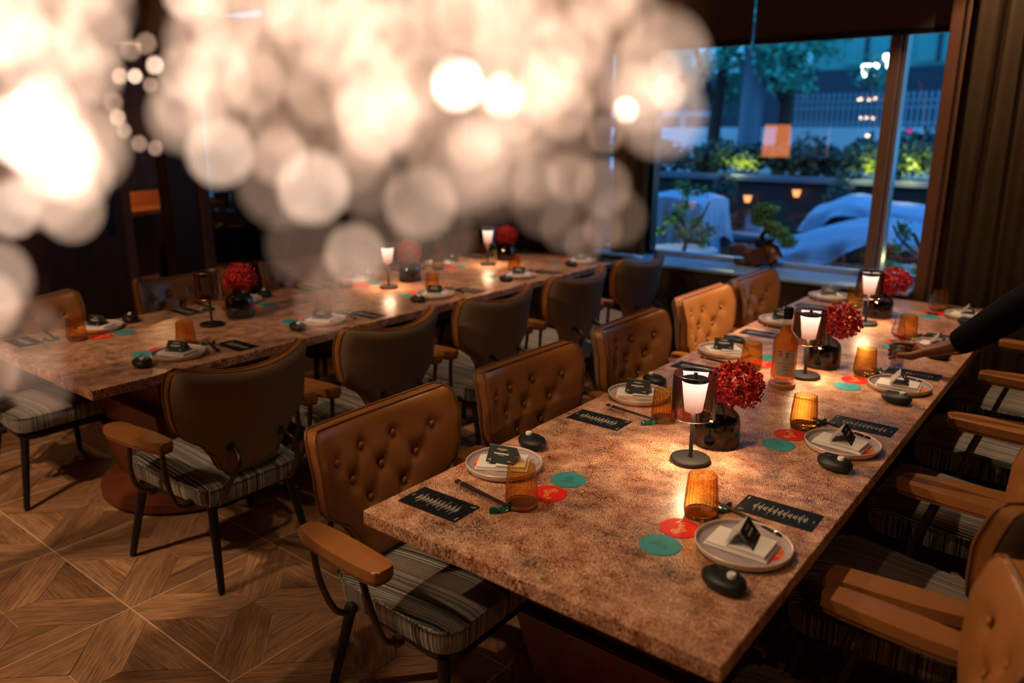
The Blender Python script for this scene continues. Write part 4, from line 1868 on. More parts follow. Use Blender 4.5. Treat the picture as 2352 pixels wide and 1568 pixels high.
# table lamps ---------------------------------------------------------
def make_lamp(lit, label, x, y):
    t = thing('table_lamp', label, 'lamp', (x, y, Z), group='cordless table lamps')
    bm = bm_new()
    lathe(bm, [(.058, 0), (.0615, .003), (.0615, .011), (.059, .0135), (.001, .014)], 40, cap=(True, False))
    obj('base', bm, MT['blackmetal'], t)
    bm = bm_new()
    lathe(bm, [(.009, .013), (.0065, .018), (.0065, .165)], 14)
    obj('pole', bm, MT['blackmetal'], t)
    bm = bm_new()
    lathe(bm, [(.0695, .150), (.0655, .286), (.0643, .286), (.0683, .150)], 56, cap=(False, False))
    s = obj('smoked_glass_shade', bm, MT['smoke'], t)
    bm = bm_new()
    tube(bm, [(.0690 * math.cos(2 * PI * k / 40), .0690 * math.sin(2 * PI * k / 40), .150) for k in range(40)], .0010, 6, closed=True)
    obj('shade_rim', bm, MT['brass'], s)
    bm = bm_new()
    tube(bm, [(.0650 * math.cos(2 * PI * k / 40), .0650 * math.sin(2 * PI * k / 40), .286) for k in range(40)], .0009, 6, closed=True)
    obj('shade_rim', bm, MT['steel'], s)
    bm = bm_new()
    lathe(bm, [(.0255, .166), (.0275, .168), (.0395, .262), (.0395, .264)], 36)
    obj('frosted_diffuser', bm, MT['glow'] if lit else MT['frost_off'], t)
    bm = bm_new()
    lathe(bm, [(.041, .264), (.041, .270), (.001, .271)], 36, cap=(True, False))
    c = obj('top_cap', bm, MT['blackmetal'], t)
    bm = bm_new()
    lathe(bm, [(.016, .271), (.016, .2725), (.006, .2725), (.006, .287), (.0055, .288)], 18)
    obj('switch_knob', bm, MT['bronze'], c)
    if lit:
        d = bpy.data.lights.new('table_lamp_led', 'AREA')
        d.shape = 'DISK'
        d.size = .046
        d.energy = 2.3
        d.color = (1, .62, .34)
        lo = bpy.data.objects.new('table_lamp_led', d)
        C.objects.link(lo)
        lo.location = (x, y, Z + .1645)
    return t


make_lamp(True, 'lit table lamp with smoked shade, nearest on the right table', -.961, 2.123)
make_lamp(True, 'lit table lamp behind the whisky bottle on the right table', -.969, 3.217)
make_lamp(True, 'lit table lamp farthest along the right table', -1.022, 4.341)
make_lamp(False, 'unlit table lamp with mirrored shade, nearest on the left table', -3.717, 2.162)
make_lamp(True, 'lit table lamp in the middle of the left table', -3.735, 3.442)
make_lamp(True, 'lit table lamp at the far end of the left table', -3.809, 4.539)


# vases with crimson blooms ------------------------------------------------
def petals(seed, n=950):
    rr = random.Random(seed)
    bm = bm_new()
    for _ in range(n):
        d = Vector((rr.gauss(0, 1), rr.gauss(0, 1), rr.gauss(0, 1) * 1.0)).normalized()
        k = rr.uniform(.62, 1.0) * (1 + .10 * noise.noise(d * 2.2 + Vector((seed, 0, 0))))
        p = Vector((d.x * .092, d.y * .092, d.z * .078)) * k
        nrm = (d + Vector((rr.gauss(0, .5), rr.gauss(0, .5), rr.gauss(0, .5)))).normalized()
        a = nrm.orthogonal().normalized()
        a = Matrix.Rotation(rr.uniform(0, 2 * PI), 3, nrm) @ a
        b = nrm.cross(a)
        s = rr.uniform(.007, .0115)
        q = [p - a * s * .9, p - a * s * .1 + b * s * .75, p + a * s + nrm * s * .35, p - a * s * .1 - b * s * .75]
        v = [bm.verts.new(x) for x in q]
        c = bm.verts.new(p - nrm * s * .22)
        for i in range(4):
            bm.faces.new((v[i], v[(i + 1) % 4], c))
    return bm


PM = []
for s_ in (1, 2, 3):
    PM.append(mesh_of('hydrangea_petals', petals(s_), MT['petal']))


def vase(label, flabel, x, y, fdx, fdy, fz, k, dark=False):
    t = thing('glass_vase', label, 'vase', (x, y, Z), group='smoked glass vases')
    bm = bm_new()
    prof = [(.070, 0), (.077, .008), (.078, .03), (.076, .085), (.070, .105), (.052, .122), (.034, .132), (.030, .145), (.033, .150)]
    inner = [(r - .004, z + .001) for r, z in prof][::-1]
    lathe(bm, prof + inner[:-1] + [(.02, .012)], 48, cap=(True, True))
    obj('body', bm, MT['vase'], t)
    bm = bm_new()
    lathe(bm, [(.072, .010), (.0725, .06), (.071, .078), (.001, .078)], 36, cap=(True, False))
    obj('dark_water', bm, MT['water'], t)
    b = thing('hydrangea_bloom', flabel, 'flower', (x, y, Z), group='crimson hydrangea blooms')
    p = inst('petals', PM[k % 3], b, loc=(fdx, fdy, fz), rot=(0, 0, k * 1.3))
    p['kind'] = 'stuff'
    for q in range(3):
        bm = bm_new()
        a = q * 2.1
        tube(bm, [(.03 * math.cos(a), .03 * math.sin(a), .09), (.01 * math.cos(a + 1), .01 * math.sin(a + 1), .15), (fdx * .6, fdy * .6, fz - .02)], .0025, 6, smooth_pts=1)
        obj('stem', bm, MT['stem'], b)


m, t_ = mat('dark_vase_water')
tr_n = N(t_, 'ShaderNodeBsdfTransparent')
tr_n.inputs[0].default_value = (.10, .10, .085, 1)
gl_n = N(t_, 'ShaderNodeBsdfGlossy')
gl_n.inputs['Roughness'].default_value = .05
mx_n = N(t_, 'ShaderNodeMixShader')
mx_n.inputs[0].default_value = .05
lk(t_, tr_n.outputs[0], mx_n.inputs[1])
lk(t_, gl_n.outputs[0], mx_n.inputs[2])
out(t_, mx_n.outputs[0])
MT['water'] = m
vase('smoked glass vase behind the nearest lit lamp', 'crimson hydrangea head beside the nearest lit lamp', -.960, 2.305, .045, .03, .205, 0)
vase('smoked glass vase behind the bottle and second lamp', 'crimson hydrangea head right of the whisky bottle', -.965, 3.42, .055, .03, .205, 1)
vase('smoked glass vase behind the farthest lamp on the right table', 'crimson hydrangea head at the far end of the right table', -1.02, 4.57, .06, .03, .205, 2)
vase('dark glass vase beside the unlit mirrored lamp', 'dark crimson hydrangea head beside the unlit mirrored lamp', -3.79, 2.38, .0, .02, .215, 1)
vase('dark glass vase by the middle lamp of the left table', 'crimson hydrangea head by the middle lamp of the left table', -3.80, 3.70, -.01, .0, .20, 2)
vase('dark glass vase by the farthest lamp of the left table', 'crimson hydrangea head by the farthest lamp of the left table', -3.84, 4.80, .0, .0, .20, 0)

# whisky bottle on its wooden coaster -------------------------------------
BX, BY = -1.0, 3.035
bm = bm_new()
lathe(bm, [(.050, 0), (.052, .002), (.052, .016), (.050, .018)], 40, BX, BY)
for v in bm.verts:
    v.co.z += Z
tag(obj('bottle_coaster', bm, MT['cork']), 'thick round wooden coaster under the whisky bottle', 'coaster')
t = thing('whisky_bottle', 'amber whisky bottle with cream label and black stopper on a wooden coaster', 'bottle', (BX, BY, Z + .0184))
bm = bm_new()
lathe(bm, [(.041, 0), (.0462, .004), (.0475, .03), (.0475, .165), (.044, .185), (.029, .205), (.0175, .222), (.0155, .25), (.0160, .275)], 48, cap=(True, False))
obj('glass_body', bm, MT['clear'], t)
m, t_ = mat('amber_whisky')
p_ = N(t_, 'ShaderNodeBsdfTransparent')
p_.inputs[0].default_value = (1.0, .62, .20, 1)
g_ = N(t_, 'ShaderNodeBsdfPrincipled')
g_.inputs['Base Color'].default_value = (1.0, .42, .07, 1)
g_.inputs['Roughness'].default_value = .12
x_ = N(t_, 'ShaderNodeMixShader')
x_.inputs[0].default_value = .45
lk(t_, p_.outputs[0], x_.inputs[1])
lk(t_, g_.outputs[0], x_.inputs[2])
out(t_, x_.outputs[0])
bm = bm_new()
lathe(bm, [(.042, .016), (.0445, .03), (.0445, .163), (.041, .183), (.027, .202), (.0155, .220), (.0135, .236)], 40)
obj('whisky', bm, m, t)
bm = bm_new()
lathe(bm, [(.0172, .262), (.0178, .266), (.0178, .305), (.0165, .308)], 24)
obj('stopper', bm, MT['blackplastic'], t)


def on_cyl(bm, u0, u1, z0, z1, r, a0, n=1):
    """patch on a cylinder: u = arc length"""
    k = max(1, int(abs(u1 - u0) / .004))
    prev = None
    for i in range(k + 1):
        a = a0 + (u0 + (u1 - u0) * i / k) / r
        c = (bm.verts.new((r * math.cos(a), r * math.sin(a), z0)), bm.verts.new((r * math.cos(a), r * math.sin(a), z1)))
        if prev:
            bm.faces.new((prev[0], c[0], c[1], prev[1]))
        prev = c


AL = math.atan2(-BY, -BX) + R(8)
bm = bm_new()
on_cyl(bm, -.037, .037, .035, .142, .0480, AL)
lb = obj('paper_label', bm, MT['label'], t)
bm = bm_new()


def wrap_text(bm, s, size, u, z, r, a0):
    me = text_mesh(s, size * 1.08, MT['card'], 0)
    k = len(bm.verts)
    bm.from_mesh(me)
    bm.verts.ensure_lookup_table()
    for v in bm.verts[k:]:
        a = a0 + (u + v.co.x) / r
        v.co = Vector((r * math.cos(a), r * math.sin(a), z + v.co.y))


wrap_text(bm, 'SINGLE MALT WHISKY', .0062, 0, .088, .0483, AL)
wrap_text(bm, 'EAST ASIA', .0038, .002, .106, .0483, AL) if False else None
for (u0, u1, z0) in ((-.014, .014, .1045), (-.013, .013, .078), (-.011, .011, .0745), (-.012, .012, .064), (-.015, .015, .060), (-.030, -.016, .051), (.0, .012, .0485), (.0, .012, .045)):
    on_cyl(bm, u0, u1, z0, z0 + .0011, .0483, AL)
for (u0, u1, z0, z1) in ((-.006, -.003, .128, .134), (-.002, .001, .124, .131), (.003, .006, .127, .133), (-.002, .002, .116, .124), (.0, .006, .118, .120), (-.004, .0, .112, .117)):
    on_cyl(bm, u0 + .003, u1 + .003, z0, z1, .0483, AL)
obj('label_text', bm, MT['card'], lb, smooth=False)
bm = bm_new()
for (u0, u1, z0, z1) in ((-.034, -.017, .134, .139), (-.032, -.029, .114, .134), (-.022, -.019, .114, .134), (-.034, -.016, .124, .1275), (-.028, -.018, .116, .1185)):
    on_cyl(bm, u0 + .001, u1 + .001, z0, z1, .0485, AL)
obj('red_emblem', bm, MT['redink'], lb, smooth=False)


# nosing glasses -------------------------------------------------------------
def nosing(x, y, label):
    t = thing('nosing_glass', label, 'glass', (x, y, Z + .0018), group='clear nosing glasses')
    bm = bm_new()
    lathe(bm, [(.030, 0), (.031, .003), (.012, .008), (.009, .018)], 32, cap=(True, False))
    obj('foot', bm, MT['clear'], t)
    bm = bm_new()
    lathe(bm, [(.009, .018), (.020, .024), (.032, .045), (.033, .060), (.026, .085), (.0215, .105), (.022, .112), (.021, .112), (.0255, .085), (.032, .060), (.031, .045), (.018, .026), (.001, .024)], 40, cap=(False, False))
    obj('bowl', bm, MT['clear'], t)
    bm = bm_new()
    lathe(bm, [(.018, .0265), (.0275, .038), (.001, .0385)], 30, cap=(True, False))
    obj('whisky', bm, simple('whisky_drop', (0.65, 0.12, 0.03), 0.1), t)


nosing(-.80, 4.06, 'clear tulip nosing glass on the red coaster above the reaching hand')
nosing(-.79, 4.83, 'clear tulip nosing glass on the farthest red coaster by the curtain')

# ================================================================== person reaching over the table from the right
def skin_mesh(name, verts, edges, radii, root, m, sub=2):
    me = bpy.data.meshes.new(name + '_rig')
    me.from_pydata([tuple(v) for v in verts], edges, [])
    o = bpy.data.objects.new(name + '_rig', me)
    C.objects.link(o)
    md = o.modifiers.new('skin', 'SKIN')
    md.use_smooth_shade = True
    sv = me.skin_vertices[0].data
    for i, r in enumerate(radii):
        sv[i].radius = r if isinstance(r, tuple) else (r, r)
        sv[i].use_root = (i == root)
    s = o.modifiers.new('sub', 'SUBSURF')
    s.levels = sub
    s.render_levels = sub
    bpy.context.view_layer.update()
    dg = bpy.context.evaluated_depsgraph_get()
    res = bpy.data.meshes.new_from_object(o.evaluated_get(dg))
    res.name = name
    res.materials.clear()
    res.materials.append(m)
    res.polygons.foreach_set('use_smooth', [True] * len(res.polygons))
    bpy.data.objects.remove(o)
    return res


per = thing('person', 'person in a black long sleeved top reaching a dark skinned hand around a clear tumbler', 'person', (0.42, 3.45, 0))
PO = Vector((0.42, 3.45, 0))
V, E, RD = [], [], []


def chain(parent, pts):
    idx = parent
    for (p, r) in pts:
        V.append(Vector(p) - PO)
        RD.append(r)
        if idx is not None:
            E.append((idx, len(V) - 1))
        idx = len(V) - 1
    return idx


root = chain(None, [((.36, 3.45, .95), .12)])
belly = chain(root, [((.28, 3.45, 1.08), .115), ((.17, 3.45, 1.22), .13)])
neck = chain(belly, [((.085, 3.45, 1.36), .075), ((.03, 3.45, 1.43), .052)])
head = chain(neck, [((.0, 3.45, 1.49), .075), ((-.02, 3.45, 1.57), .092), ((-.01, 3.45, 1.64), .07)])
rs_ = chain(belly, [((.10, 3.60, 1.31), .062)])
W0 = chain(rs_, [((-.02, 3.63, 1.28), .052), ((-.15, 3.615, 1.19), .045), ((-.28, 3.60, 1.09), .040), ((-.38, 3.59, .985), .038), ((-.47, 3.58, .905), .034), ((-.525, 3.575, .872), .031)])
palm = chain(W0, [((-.570, 3.572, .860), (.040, .028)), ((-.612, 3.572, .846), (.042, .027))])
GC = Vector((-.69, 3.555, 0))
for k, (z, ends, r) in enumerate(((.868, 195, .0108), (.847, 205, .0112), (.826, 195, .0106), (.807, 170, .0092))):
    pts = [((-.636, 3.585, z + .0), r * 1.12)]
    n = 4
    for q in range(n):
        a = R(48 + (ends - 48) * q / (n - 1))
        pts.append(((GC.x + .0365 * math.cos(a), GC.y + .0365 * math.sin(a), z - .004 * q), r * (1 - .07 * q)))
    chain(palm, pts)
chain(palm - 1, [((-.598, 3.545, .846), .0185), ((-.634, 3.524, .836), .0140), ((-.664, 3.520, .831), .0120), ((-.692, 3.517, .829), .0105)])
ls = chain(belly, [((.10, 3.30, 1.31), .062)])
lh = chain(ls, [((.16, 3.25, 1.10), .045), ((.14, 3.24, .98), .038), ((.03, 3.27, .86), .028), ((-.03, 3.29, .82), (.032, .018)), ((-.09, 3.30, .80), .02)])
for s in (-1, 1):
    chain(root, [((.38, 3.45 + s * .09, .85), .088), ((.40, 3.45 + s * .09, .50), .058), ((.42, 3.45 + s * .09, .10), .040), ((.34, 3.45 + s * .10, .045), .035), ((.26, 3.45 + s * .10, .035), .028)])
body = inst('body', skin_mesh('body', V, E, RD, root, MT['skin']), per)
# face
for s in (-1, 1):
    bm = bm_new()
    bmesh.ops.create_uvsphere(bm, u_segments=12, v_segments=8, radius=.011)
    obj('eye', bm, MT['tablet'], body, loc=Vector((-.103, 3.45 + s * .032, 1.575)) - PO)
bm = bm_new()
tube(bm, [(-.105, 3.45, 1.58), (-.128, 3.45, 1.545), (-.10, 3.45, 1.54)], .011, smooth_pts=1)
tube(bm, [(-.098, 3.427, 1.515), (-.108, 3.45, 1.512), (-.098, 3.473, 1.515)], .006, smooth_pts=1)
for s in (-1, 1):
    tube(bm, [(-.01, 3.45 + s * .088, 1.59), (.0, 3.45 + s * .10, 1.57), (-.01, 3.45 + s * .088, 1.54)], .01, smooth_pts=1)
for v in bm.verts:
    v.co -= PO
obj('face_features', bm, MT['skin'], body)
bm = bm_new()
bmesh.ops.create_uvsphere(bm, u_segments=24, v_segments=16, radius=.104)
for v in bm.verts:
    v.co = Vector((v.co.x * 1.0, v.co.y, v.co.z)) + Vector((.012, 3.45, 1.60)) - PO
    if v.co.z + PO.z < 1.56 and v.co.x + PO.x < 0.0:
        v.co.x = .02 - PO.x
obj('hair', bm, MT['hair'], per)
# clothes
V, E, RD = [], [], []
root = chain(None, [((.35, 3.45, .98), .135)])
belly = chain(root, [((.28, 3.45, 1.08), .130), ((.17, 3.45, 1.22), .145)])
chain(belly, [((.095, 3.45, 1.345), .085), ((.06, 3.45, 1.40), .060)])
rs_ = chain(belly, [((.10, 3.60, 1.31), .075)])
chain(rs_, [((-.02, 3.63, 1.28), .092), ((-.15, 3.615, 1.19), .086), ((-.28, 3.60, 1.09), .080), ((-.38, 3.592, .985), .074), ((-.46, 3.585, .915), .062), ((-.500, 3.58, .888), .052)])
ls = chain(belly, [((.10, 3.30, 1.31), .075)])
chain(ls, [((.16, 3.25, 1.10), .058), ((.14, 3.24, .98), .05), ((.06, 3.262, .885), .040)])
inst('black_top', skin_mesh('black_top', V, E, RD, root, MT['cloth']), per)
V, E, RD = [], [], []
root = chain(None, [((.36, 3.45, .94), .132)])
for s in (-1, 1):
    chain(root, [((.38, 3.45 + s * .09, .85), .10), ((.40, 3.45 + s * .09, .50), .075), ((.42, 3.45 + s * .09, .12), .062)])
inst('trousers', skin_mesh('trousers', V, E, RD, root, MT['trouser']), per)
for s in (-1, 1):
    bm = bm_new()
    prism(bm, [(.18, -.045), (.14, 0), (.18, .045), (.46, .042), (.48, 0), (.46, -.042)][::-1], 0.0, .075, .02)
    for v in bm.verts:
        v.co += Vector((-PO.x, s * .10, 0))
    obj('shoe', bm, MT['rubber'], per)

MT['cutglass'] = glassy('cut_crystal_glass', (.93, .93, .93), 1.0, .12)
t = thing('clear_tumbler', 'clear faceted tumbler held by the reaching hand', 'glass', (GC.x, GC.y, Z + .012))
fl = lambda z, a: 1 + .02 * math.cos(10 * a)
bm = bm_new()
lathe(bm, [(.024, 0), (.0265, .004), (.0275, .05), (.0285, .105), (.0275, .105), (.0262, .05), (.024, .014), (.001, .012)], 60, flute=fl, cap=(True, False))
obj('faceted_wall', bm, MT['cutglass'], t)
bm = bm_new()
lathe(bm, [(.0235, .003), (.0245, .012), (.001, .013)], 30, cap=(True, False))
obj('thick_base', bm, MT['clear'], t)

# ================================================================== hanging lights
# glass drop chandelier hanging close to the camera, out of focus
DROPS = [(-0.1376, 0.1258, 1.753, 3), (-0.1903, 0.2108, 1.7648, 5), (-0.2086, 0.2586, 1.7632, 4), (-0.1895, 0.2429, 1.754, 2), (-0.2604, 0.4456, 1.7618, 4), (-0.1987, 0.123, 1.7438, 3), (-0.2066, 0.1412, 1.763, 2), (-0.2091, 0.1352, 1.7779, 2), (-0.1671, 0.1292, 1.7355, 3), (-0.1448, 0.1455, 1.7318, 2), (-0.1796, 0.2073, 1.7453, 2), (-0.1813, 0.1539, 1.7136, 2), (-0.2183, 0.1559, 1.7414, 2), (-0.2215, 0.084, 1.7495, 5), (-0.2458, 0.0986, 1.7554, 4), (-0.1933, 0.0788, 1.7439, 4), (-0.2349, 0.0977, 1.7281, 2), (-0.2013, 0.0801, 1.7657, 3), (-0.2687, 0.125, 1.7669, 2), (-0.2825, 0.0997, 1.7251, 3), (-0.2346, 0.1012, 1.7376, 2), (-0.2174, 0.0822, 1.7735, 3), (-0.1839, 0.2989, 1.7065, 0), (-0.1668, 0.2469, 1.7323, 1), (-0.1349, 0.2184, 1.7321, 1), (-0.2032, 0.3875, 1.7813, 1), (-0.1894, 0.3648, 1.7672, 2), (-0.1445, 0.2031, 1.7724, 2), (-0.1768, 0.2385, 1.7308, 1), (-0.1629, 0.1717, 1.778, 1), (-0.162, 0.1539, 1.7731, 2), (-0.1745, 0.1436, 1.7719, 2), (-0.1464, 0.2205, 1.7645, 1), (-0.1998, 0.324, 1.7476, 1), (-0.2688, 0.1597, 1.7958, 3), (-0.1981, 0.3568, 1.764, 1), (-0.1499, 0.2494, 1.7845, 1), (-0.2493, 0.0774, 1.7021, 2), (-0.2795, 0.0847, 1.6751, 1), (-0.7334, 0.362, 1.7955, 2), (-0.7675, 0.3934, 1.7983, 3), (-0.659, 0.3556, 1.801, 3), (-0.7547, 0.4007, 1.7903, 1), (-0.7288, 0.3532, 1.7597, 2), (-0.7672, 0.3764, 1.7483, 1), (-0.7097, 0.3605, 1.7371, 1), (-0.726, 0.3835, 1.7327, 1), (-0.5833, 0.31, 1.8098, 1), (-0.5912, 0.3021, 1.8052, 1), (-0.6351, 0.3059, 1.7698, 1), (-0.1799, 0.1224, 1.7473, 0), (-0.1683, 0.1758, 1.7616, 0), (-0.2046, 0.1797, 1.7558, 2), (-0.2323, 0.1752, 1.7876, 2), (-0.1538, 0.1829, 1.7964, 1), (-0.1402, 0.1243, 1.7791, 1), (-0.1009, 0.1803, 1.7633, 1), (-0.2001, 0.2033, 1.792, 2), (-0.1049, 0.149, 1.7432, 0), (-0.1611, 0.1491, 1.7701, 1), (-0.13, 0.2549, 1.7743, 0), (-0.143, 0.1464, 1.7607, 2), (-0.1681, 0.1232, 1.7528, 1), (-0.1982, 0.1411, 1.7857, 2), (-0.1788, 0.1524, 1.7541, 0), (-0.1093, 0.159, 1.7673, 2), (-0.0821, 0.1548, 1.7535, 2), (-0.1351, 0.1205, 1.7731, 1), (-0.101, 0.1466, 1.7598, 0), (-0.1808, 0.1402, 1.7758, 1), (-0.1584, 0.098, 1.7676, 2), (-0.1399, 0.1959, 1.7636, 2), (-0.1428, 0.1022, 1.7393, 1), (-0.1291, 0.1212, 1.754, 1), (-0.1275, 0.1372, 1.7725, 0), (-0.1797, 0.1034, 1.7536, 2), (-0.1479, 0.1691, 1.7784, 2), (-0.1392, 0.239, 1.7951, 1), (-0.2402, 0.1399, 1.7671, 2), (-0.1323, 0.1649, 1.7852, 1), (-0.1821, 0.1869, 1.7858, 1), (-0.2051, 0.1809, 1.7447, 1), (-0.125, 0.1843, 1.795, 0), (-0.1111, 0.1586, 1.7794, 1), (-0.1694, 0.2224, 1.7805, 1), (-0.1627, 0.1308, 1.7598, 2), (-0.1849, 0.1166, 1.7533, 1), (-0.122, 0.1609, 1.7584, 0), (-0.1295, 0.1125, 1.7681, 1), (-0.1665, 0.1055, 1.7839, 2), (-0.2008, 0.1934, 1.7527, 1), (-0.1613, 0.1547, 1.7597, 1), (-0.1857, 0.1401, 1.7927, 1), (-0.1249, 0.166, 1.7384, 0), (-0.1478, 0.1324, 1.7605, 2), (-0.1892, 0.1183, 1.7617, 2), (-0.1098, 0.132, 1.7439, 1), (-0.1073, 0.1385, 1.7728, 1), (-0.1042, 0.1232, 1.7406, 0), (-0.1775, 0.1467, 1.7746, 1), (-0.1627, 0.1795, 1.7937, 2), (-0.154, 0.2145, 1.7664, 2), (-0.1414, 0.1872, 1.7834, 2), (-0.1057, 0.1362, 1.7716, 1), (-0.1251, 0.161, 1.7794, 1), (-0.1417, 0.1402, 1.7638, 1), (-0.205, 0.1434, 1.7707, 1), (-0.1311, 0.1737, 1.7933, 0), (-0.2484, 0.1407, 1.7592, 1), (-0.1419, 0.1261, 1.7806, 2), (-0.1777, 0.1907, 1.7993, 1), (-0.1245, 0.1369, 1.7752, 2), (-0.2489, 0.1423, 1.7559, 2), (-0.1362, 0.1597, 1.7522, 1), (-0.1792, 0.1528, 1.7783, 1), (-0.1934, 0.1219, 1.7896, 2), (-0.2347, 0.1682, 1.7839, 0), (-0.1764, 0.1798, 1.7475, 0), (-0.1075, 0.1935, 1.7582, 2), (-0.158, 0.2162, 1.7612, 2), (-0.1957, 0.1457, 1.7953, 2), (-0.1235, 0.149, 1.7794, 2), (-0.1147, 0.1474, 1.776, 2), (-0.0812, 0.1538, 1.7646, 2), (-0.1326, 0.1963, 1.7976, 2), (-0.1612, 0.1889, 1.7413, 1), (-0.1145, 0.1256, 1.7429, 1), (-0.2281, 0.1428, 1.7701, 2), (-0.144, 0.2203, 1.7746, 0), (-0.2039, 0.1907, 1.7564, 2), (-0.147, 0.1088, 1.7804, 2), (-0.1325, 0.2267, 1.7618, 1), (-0.1333, 0.1247, 1.7506, 1), (-0.139, 0.1724, 1.7783, 1), (-0.1471, 0.1501, 1.7759, 1), (-0.1196, 0.1364, 1.7408, 1), (-0.2164, 0.1924, 1.7738, 2), (-0.1088, 0.1236, 1.7541, 1), (-0.1727, 0.1266, 1.7442, 0), (-0.1588, 0.1383, 1.7377, 1), (-0.12, 0.1446, 1.7533, 1), (-0.1409, 0.1983, 1.7718, 2), (-0.1243, 0.2088, 1.7938, 2), (-0.1784, 0.1325, 1.7804, 2), (-0.1583, 0.1959, 1.7731, 1), (-0.1328, 0.1243, 1.7801, 2), (-0.1374, 0.1588, 1.7642, 2), (-0.147, 0.1293, 1.7509, 0), (-0.1625, 0.1377, 1.7427, 1), (-0.1551, 0.1904, 1.7658, 2), (-0.1435, 0.164, 1.7889, 1), (-0.1298, 0.1944, 1.7745, 1), (-0.2394, 0.1458, 1.7888, 2), (-0.1438, 0.2289, 1.7871, 1), (-0.1638, 0.1067, 1.7647, 1), (-0.1607, 0.2121, 1.7599, 1), (-0.1669, 0.1946, 1.795, 2), (-0.1049, 0.1616, 1.7583, 0), (-0.1383, 0.1129, 1.7687, 1), (-0.123, 0.1801, 1.7923, 2), (-0.1416, 0.2052, 1.756, 2), (-0.1407, 0.2056, 1.7444, 0), (-0.1358, 0.1713, 1.7497, 1), (-0.247, 0.1504, 1.7816, 1), (-0.1568, 0.1298, 1.784, 1), (-0.1467, 0.1099, 1.7659, 1), (-0.1273, 0.1661, 1.7517, 1), (-0.164, 0.1445, 1.7811, 1), (-0.1373, 0.1163, 1.7761, 1), (-0.2141, 0.157, 1.7998, 2), (-0.1171, 0.1452, 1.7623, 2), (-0.1538, 0.137, 1.7742, 2), (-0.1398, 0.1825, 1.7629, 2), (-0.1055, 0.1674, 1.7817, 2), (-0.088, 0.1462, 1.7721, 1), (-0.275, 0.1006, 1.7327, 1), (-0.2619, 0.1115, 1.7828, 2), (-0.2021, 0.082, 1.7499, 2), (-0.1809, 0.0801, 1.7458, 2), (-0.1884, 0.0805, 1.7617, 2), (-0.2593, 0.0998, 1.7553, 1), (-0.3132, 0.125, 1.799, 1), (-0.2944, 0.113, 1.7483, 2), (-0.2703, 0.0946, 1.7659, 2), (-0.2421, 0.1047, 1.7716, 2), (-0.2254, 0.0805, 1.7724, 2), (-0.2123, 0.1012, 1.7786, 1), (-0.2714, 0.1125, 1.7422, 1), (-0.2118, 0.0989, 1.7729, 2), (-0.3081, 0.111, 1.7466, 1), (-0.2825, 0.1026, 1.7785, 1), (-0.2226, 0.1011, 1.7844, 2), (-0.21, 0.0914, 1.7438, 1), (-0.1937, 0.0874, 1.7836, 1), (-0.2565, 0.0972, 1.7844, 2), (-0.2014, 0.0886, 1.7498, 1), (-0.2491, 0.0958, 1.7782, 2), (-0.1861, 0.0904, 1.7839, 2), (-0.2065, 0.08, 1.7527, 1), (-0.1927, 0.0765, 1.7372, 2), (-0.2448, 0.083, 1.7517, 2), (-0.1713, 0.1409, 1.7081, 0), (-0.1995, 0.1548, 1.6955, 0), (-0.1528, 0.2241, 1.7177, 0), (-0.1898, 0.2923, 1.7009, 0), (-0.1305, 0.1804, 1.7296, 0), (-0.1294, 0.2194, 1.7227, 0), (-0.1465, 0.1336, 1.7222, 0), (-0.1295, 0.1348, 1.7257, 0), (-0.2019, 0.0694, 1.7015, 0), (-0.2214, 0.0716, 1.7136, 2), (-0.2341, 0.082, 1.6808, 0), (-0.1535, 0.1152, 1.7236, 0)]

cx = sum(d[0] for d in DROPS) / len(DROPS)
cyy = sum(d[1] for d in DROPS) / len(DROPS)
ch = thing('drop_chandelier', 'glowing chandelier of small glass drops hanging close in front, blurred into large warm discs', 'chandelier', (cx, cyy, 2.25))
CO = Vector((cx, cyy, 2.25))
LV = [2, 4, 7.5, 13, 21, 36, 64]
COLS = [(1, .61, .42), (1, .62, .43), (1, .64, .45), (1, .68, .50), (1, .74, .58), (1, .82, .66), (1, .90, .78)]
DM = []
for k, (l, c) in enumerate(zip(LV, COLS)):
    g = emit('drop_light_%d' % k, c, l)
    g.cycles.emission_sampling = 'NONE'
    bm = bm_new()
    lathe(bm, [(.0003, -.0021), (.0011, -.0017), (.0017, -.0006), (.0018, .0003), (.0013, .0014), (.0006, .0021), (.0002, .0026)], 10)
    DM.append(mesh_of('glass_drop', bm, g))
wires = bm_new()
for k, (x, y, z, l) in enumerate(DROPS):
    inst('glass_drop', DM[l], ch, loc=Vector((x, y, z)) - CO)
    a = math.atan2(y - cyy, x - cx)
    rad = min(.42, math.hypot(x - cx, y - cyy))
    ring = .10 if rad < .12 else (.22 if rad < .27 else .36)
    tx, ty = ring * math.cos(a), ring * math.sin(a)
    p0 = Vector((x, y, z + .003)) - CO
    zt_ = (2.40 - 2.25)
    if z < 2.3:
        tube(wires, [p0, (p0.x, p0.y, max(p0.z, -.04)), (tx, ty, zt_)], .00022, 3, cap=False)
obj('hanging_wires', wires, MT['brass'], ch)
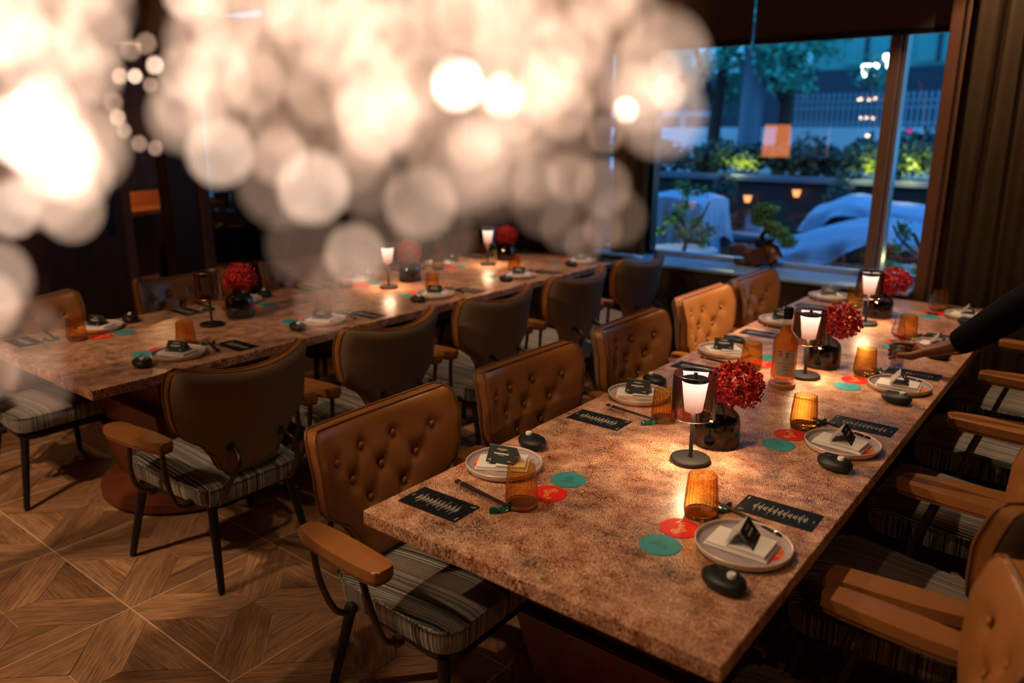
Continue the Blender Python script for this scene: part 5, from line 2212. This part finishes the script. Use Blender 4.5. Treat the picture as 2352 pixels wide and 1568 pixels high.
for ring in (.10, .22, .36):
    bm = bm_new()
    tube(bm, [(ring * math.cos(2 * PI * k / 36), ring * math.sin(2 * PI * k / 36), .15) for k in range(36)], .006, 8, closed=True)
    for q in range(3):
        a = 2 * PI * q / 3
        tube(bm, [(ring * math.cos(a), ring * math.sin(a), .15), (0, 0, .32)], .003, 6)
    obj('brass_ring', bm, MT['brass'], ch)
bm = bm_new()
tube(bm, [(0, 0, .3), (0, 0, CEIL - 2.25)], .005, 8)
lathe(bm, [(.06, CEIL - 2.25 - .03), (.065, CEIL - 2.251)], 24)
obj('ceiling_rod', bm, MT['brass'], ch)

# big glass dome pendant left of the camera, mirrored in the window
DP = Vector((-2.75, .25, 0))
dp = thing('dome_pendant', 'large clear glass bell pendant with tiered brass lights, mirrored in the window', 'pendant lamp', (DP.x, DP.y, 1.2))
bm = bm_new()
prof = [(.58, 0)]
for k in range(1, 13):
    a = PI / 2 * k / 13
    prof.append((.58 * math.cos(a) ** .75, .55 + .85 * math.sin(a)))
lathe(bm, [(.58, 0), (.585, .2), (.58, .45)] + prof[1:], 64, cap=(False, False))
obj('glass_dome', bm, MT['clear'], dp)
bm = bm_new()
lathe(bm, [(.16, 1.36), (.17, 1.40), (.10, 1.46), (.02, 1.5), (.02, CEIL - 1.2)], 28)
obj('brass_cap', bm, MT['brass'], dp)
bl = emit('bulb_glow', (1, .66, .40), 26)
for k, (r, z) in enumerate(((.30, .95), (.24, .72), (.17, .5))):
    bm = bm_new()
    lathe(bm, [(r, z), (r * .92, z + .10), (r * .90, z + .10), (r * .98, z)], 40, cap=(False, False))
    tube(bm, [(-r, 0, z + .05), (0, 0, z + .12), (r, 0, z + .05)], .006, 6)
    obj('brass_tier', bm, MT['brass'], dp)
    nb = (8, 6, 4)[k]
    for q in range(nb):
        a = 2 * PI * q / nb + k
        bm = bm_new()
        bmesh.ops.create_uvsphere(bm, u_segments=14, v_segments=10, radius=.018)
        obj('bulb', bm, bl, dp, loc=(r * .9 * math.cos(a), r * .9 * math.sin(a), z - .02))
bm = bm_new()
tube(bm, [(0, 0, .45), (0, 0, 1.4)], .012, 10)
obj('stem', bm, MT['brass'], dp)
